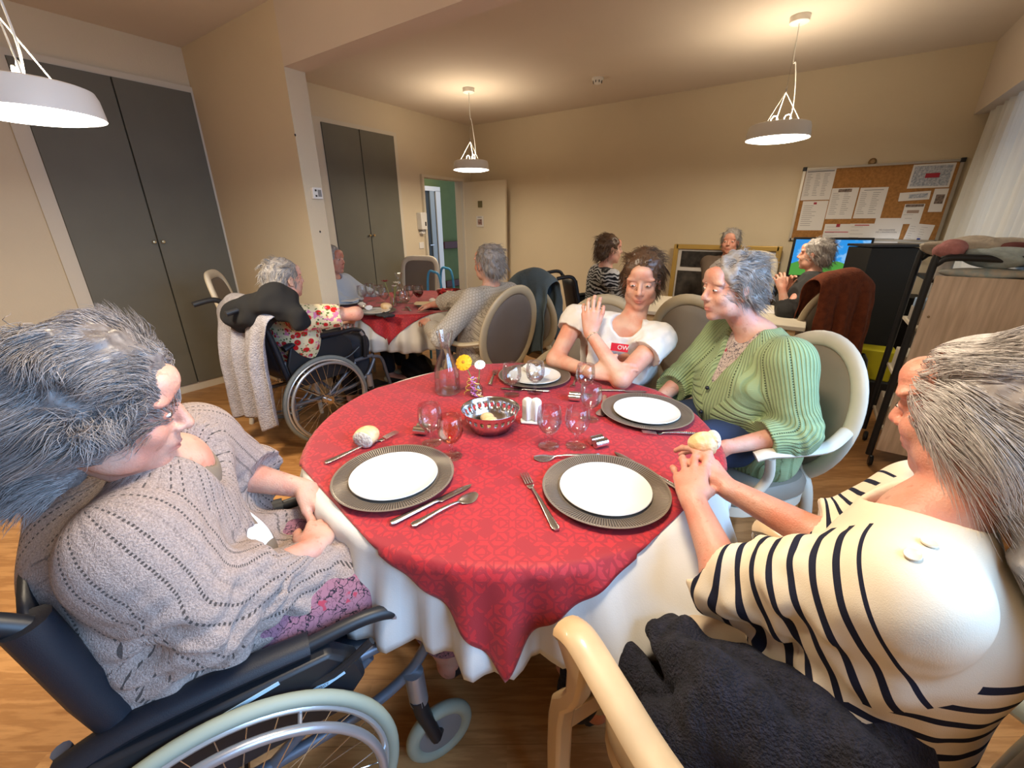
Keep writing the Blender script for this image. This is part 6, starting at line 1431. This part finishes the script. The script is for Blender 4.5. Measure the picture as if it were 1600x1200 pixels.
for c_, w_, nm in ((J['LW']*.92+J['LE']*.08, .026, 'beaded_bracelet'), (J['RW']*.88+J['RE']*.12, .027, 'thin_bracelet')):
    ax = nz((J['LW']-J['LE']) if 'bead' in nm else (J['RW']-J['RE'])); u_ = nz(np.cross(ax, [0, 0, 1.]) if abs(ax[2]) < .9 else np.cross(ax, [1., 0, 0])); v_ = np.cross(ax, u_)
    if 'bead' in nm:
        bm_ = MB()
        for k in range(20): bm_.ell(tuple(c_+w_*(u_*math.cos(k*PI/10)+v_*math.sin(k*PI/10))), .0032, u=8, v=6)
        bm_.build(nm, mat('dark_beads', (.08, .03, .02), .3, vcol=(.7, .6, .4), vscale=90), pw2)
    else: MB().tube([tuple(c_+w_*(u_*math.cos(k*PI/12)+v_*math.sin(k*PI/12))) for k in range(24)], .0012, 6, closed=True).build(nm, mat('gold_metal', (.7, .5, .25), .25, 1), pw2)
HB = hair_mat('brown_hair', (.06, .03, .015), (.16, .09, .05), .4)
hair(pw2, H2, HB, CAPS+[((0, -.08, -.07), (.06, .04, .06))], 2500, .09, combS, curl=.2, seed=24, rad=.0009); H2.brows(pw2, HB)
q = np.array(PD(968, 543, 1.82)); o = MB().box((0, 0, 0), (.075, .002, .034)).build('logo_patch', mat('logo_red', (.55, .01, .03), .7), tee, smooth=False); o.location = tuple(q); o.rotation_euler = (-.25, 0, .12)
text('logo_text', 'OW', .026, TEE, o, (.015, -.0022, 0), (PI/2, 0, 0))

# ---- simpler seated people further away
def far_person(label, head, h, base, top_m, hair_m, skin, fwd=None, trous=None, arms=None, e=.014, name='sweater', res=.009, hands=False, group=None, bulk=0, lean=0, kind_bones=True, short=False, scale=1.0, extra=None):
    h = nz(A(h[0], h[1], 0)); r = A(h[1], -h[0], 0); hd = np.asarray(head, float); top = hd[2]
    L = lambda a, f, z: A(base[0], base[1], 0)+r*a+h*f+A(0, 0, z); nb = hd-h*(.03)-A(0, 0, .17); mid = A(base[0], base[1], 0)
    J = dict(N=nb, RS=nb+r*.17-A(0, 0, .045), LS=nb-r*.17-A(0, 0, .045), C=nb*.62+(mid+A(0, 0, .60))*.38, P=mid+A(0, 0, .60), RK=L(.11, .40, .58), LK=L(-.11, .40, .58), RA=L(.11, .42, .10), LA=L(-.11, .42, .10))
    J['C'][2] = nb[2]-.15
    J['RE'], J['RW'], J['LE'], J['LW'] = [np.asarray(x, float) for x in (arms or (L(.23, .10, .74), L(.12, .32, .70), L(-.23, .10, .74), L(-.12, .32, .70)))]
    hn = {s: dict(xd=nz(J[s+'W']-J[s+'E']), zd=A(0, 0, 1)+h*.2, curls=(.4, .45, .5, .55)) for s in 'RL'}
    p, H, lat, hf = seated(label, hd, nz(h if fwd is None else fwd), h, J, skin, 1.0, 1, .006 if hands else res*.85, hands=hn, group=group)
    S_ = top_prims(J, lat, e, belly=.02+bulk, hf=hf, armr=(.062, .054, .044), tor=.122+bulk, cuff=(.9, .9) if not short else (.02, .02), low=.04)
    S_.cone(J['N'], J['N']+A(0, 0, .1)+hf*.03, .06, .085, k=.012, sub=True)
    if extra: extra(S_, J, L, lat, hf)
    garment(p, name, top_m, S_, res, top_bones(J, lat), folds(J, .008, int(abs(hd[0]*100)) % 50))
    S_ = Sdf(.03)
    for s, kx in (('R', 1), ('L', -1)): S_.cone(J['P']+lat*kx*.085-A(0, 0, .02), J[s+'K'], .105, .075, k=.05); S_.cone(J[s+'K'], J[s+'A']+A(0, 0, .05), .07, .055, k=.04)
    garment(p, 'trousers', trous or mat('dark_trousers', (.02, .022, .03), .9), S_, .012, top_bones(J, lat)); shoes(p, J, h)
    hair(p, H, hair_m, CAPS, 900, .06, combS, curl=.5, seed=int(abs(hd[1]*37)) % 90, rad=.0012, h=.008); H.brows(p, hair_m)
    return p, J
far_person('person in a red floral short-sleeved blouse in the wheelchair at the farther table', PD(446, 436, 2.56), (.04, 1), (-2.76, 1.44), knit('red_floral', (.5, .02, .02), (.6, .5, .3), 'floral'), GH3, SKIN1, short=True, name='floral_blouse', arms=(PD(556, 490, 2.62), PD(548, 500, 2.84), (-3.03, 1.55, .76), (-2.95, 1.85, .78)))
far_person('person in a pale blue top seated just beyond the floral blouse', PD(520, 406, 3.62), (.9, .35), (-3.46, 2.36), mat('pale_blue_cotton', (.38, .44, .52), .9), GH3, SKIN3, name='pale_blue_top', res=.011)
far_person('person in a light grey scale-patterned sweater seated right of the farther table', PD(762, 412, 2.80), (-.92, .15), (-1.78, 2.33), knit('grey_scale_knit', (.46, .42, .36), (.17, .15, .13), 'scale'), GH3, SKIN1, name='grey_sweater', res=.008, bulk=.02,
           arms=(PD(706, 470, 3.15), PD(676, 476, 3.3), PD(690, 528, 2.72), PD(668, 505, 3.0)), trous=mat('slate_blue_trousers', (.045, .065, .11), .9))
far_person('person in a zebra-print top in a wheelchair behind the white T-shirt woman', PD(953, 390, 3.55), (.75, .66), (-1.58, 3.82), knit('zebra', (.5, .5, .5), (.01, .01, .01), 'zebra'), HB, SKIN1, name='zebra_print_top')
far_person('person in brown before the gold-framed display, mostly hidden by the green-cardigan woman', PD(1141, 378, 4.15), (0, -1), (-.50, 4.50), mat('brown_wool', (.10, .07, .05), .9), GH3, SKIN3, name='brown_jumper', res=.011)
far_person('person in a dark grey cardigan, hands raised to the chest, by the light wooden table', PD(1272, 398, 3.3), (-.95, .2), (.06, 3.80), mat('charcoal_wool', (.030, .030, .030), .95, bump=.3), GH3, SKIN1, name='dark_cardigan', hands=True,
           arms=(PD(1222, 478, 3.5), PD(1228, 450, 3.35), PD(1228, 490, 3.1), PD(1222, 452, 3.15)))

S_ = Sdf(.03); a_, b_, c_ = [np.array(p) for p in black_jacket_spot]
S_.cone(a_, b_, .085, .095); S_.cone(b_, c_, .08, .05); S_.cone(a_-A(0, 0, .02), (a_+b_)/2-A(0, 0, .04), .07, .08)
V_, F = S_.mesh(.008, lambda P: wav(P, 31, 30, .012))
tag(np_mesh('black_jacket', V_, F, mat('black_fabric', (.008, .008, .009), .95)), 'black jacket bundled over the back of the wheelchair at the farther table', 'jacket')
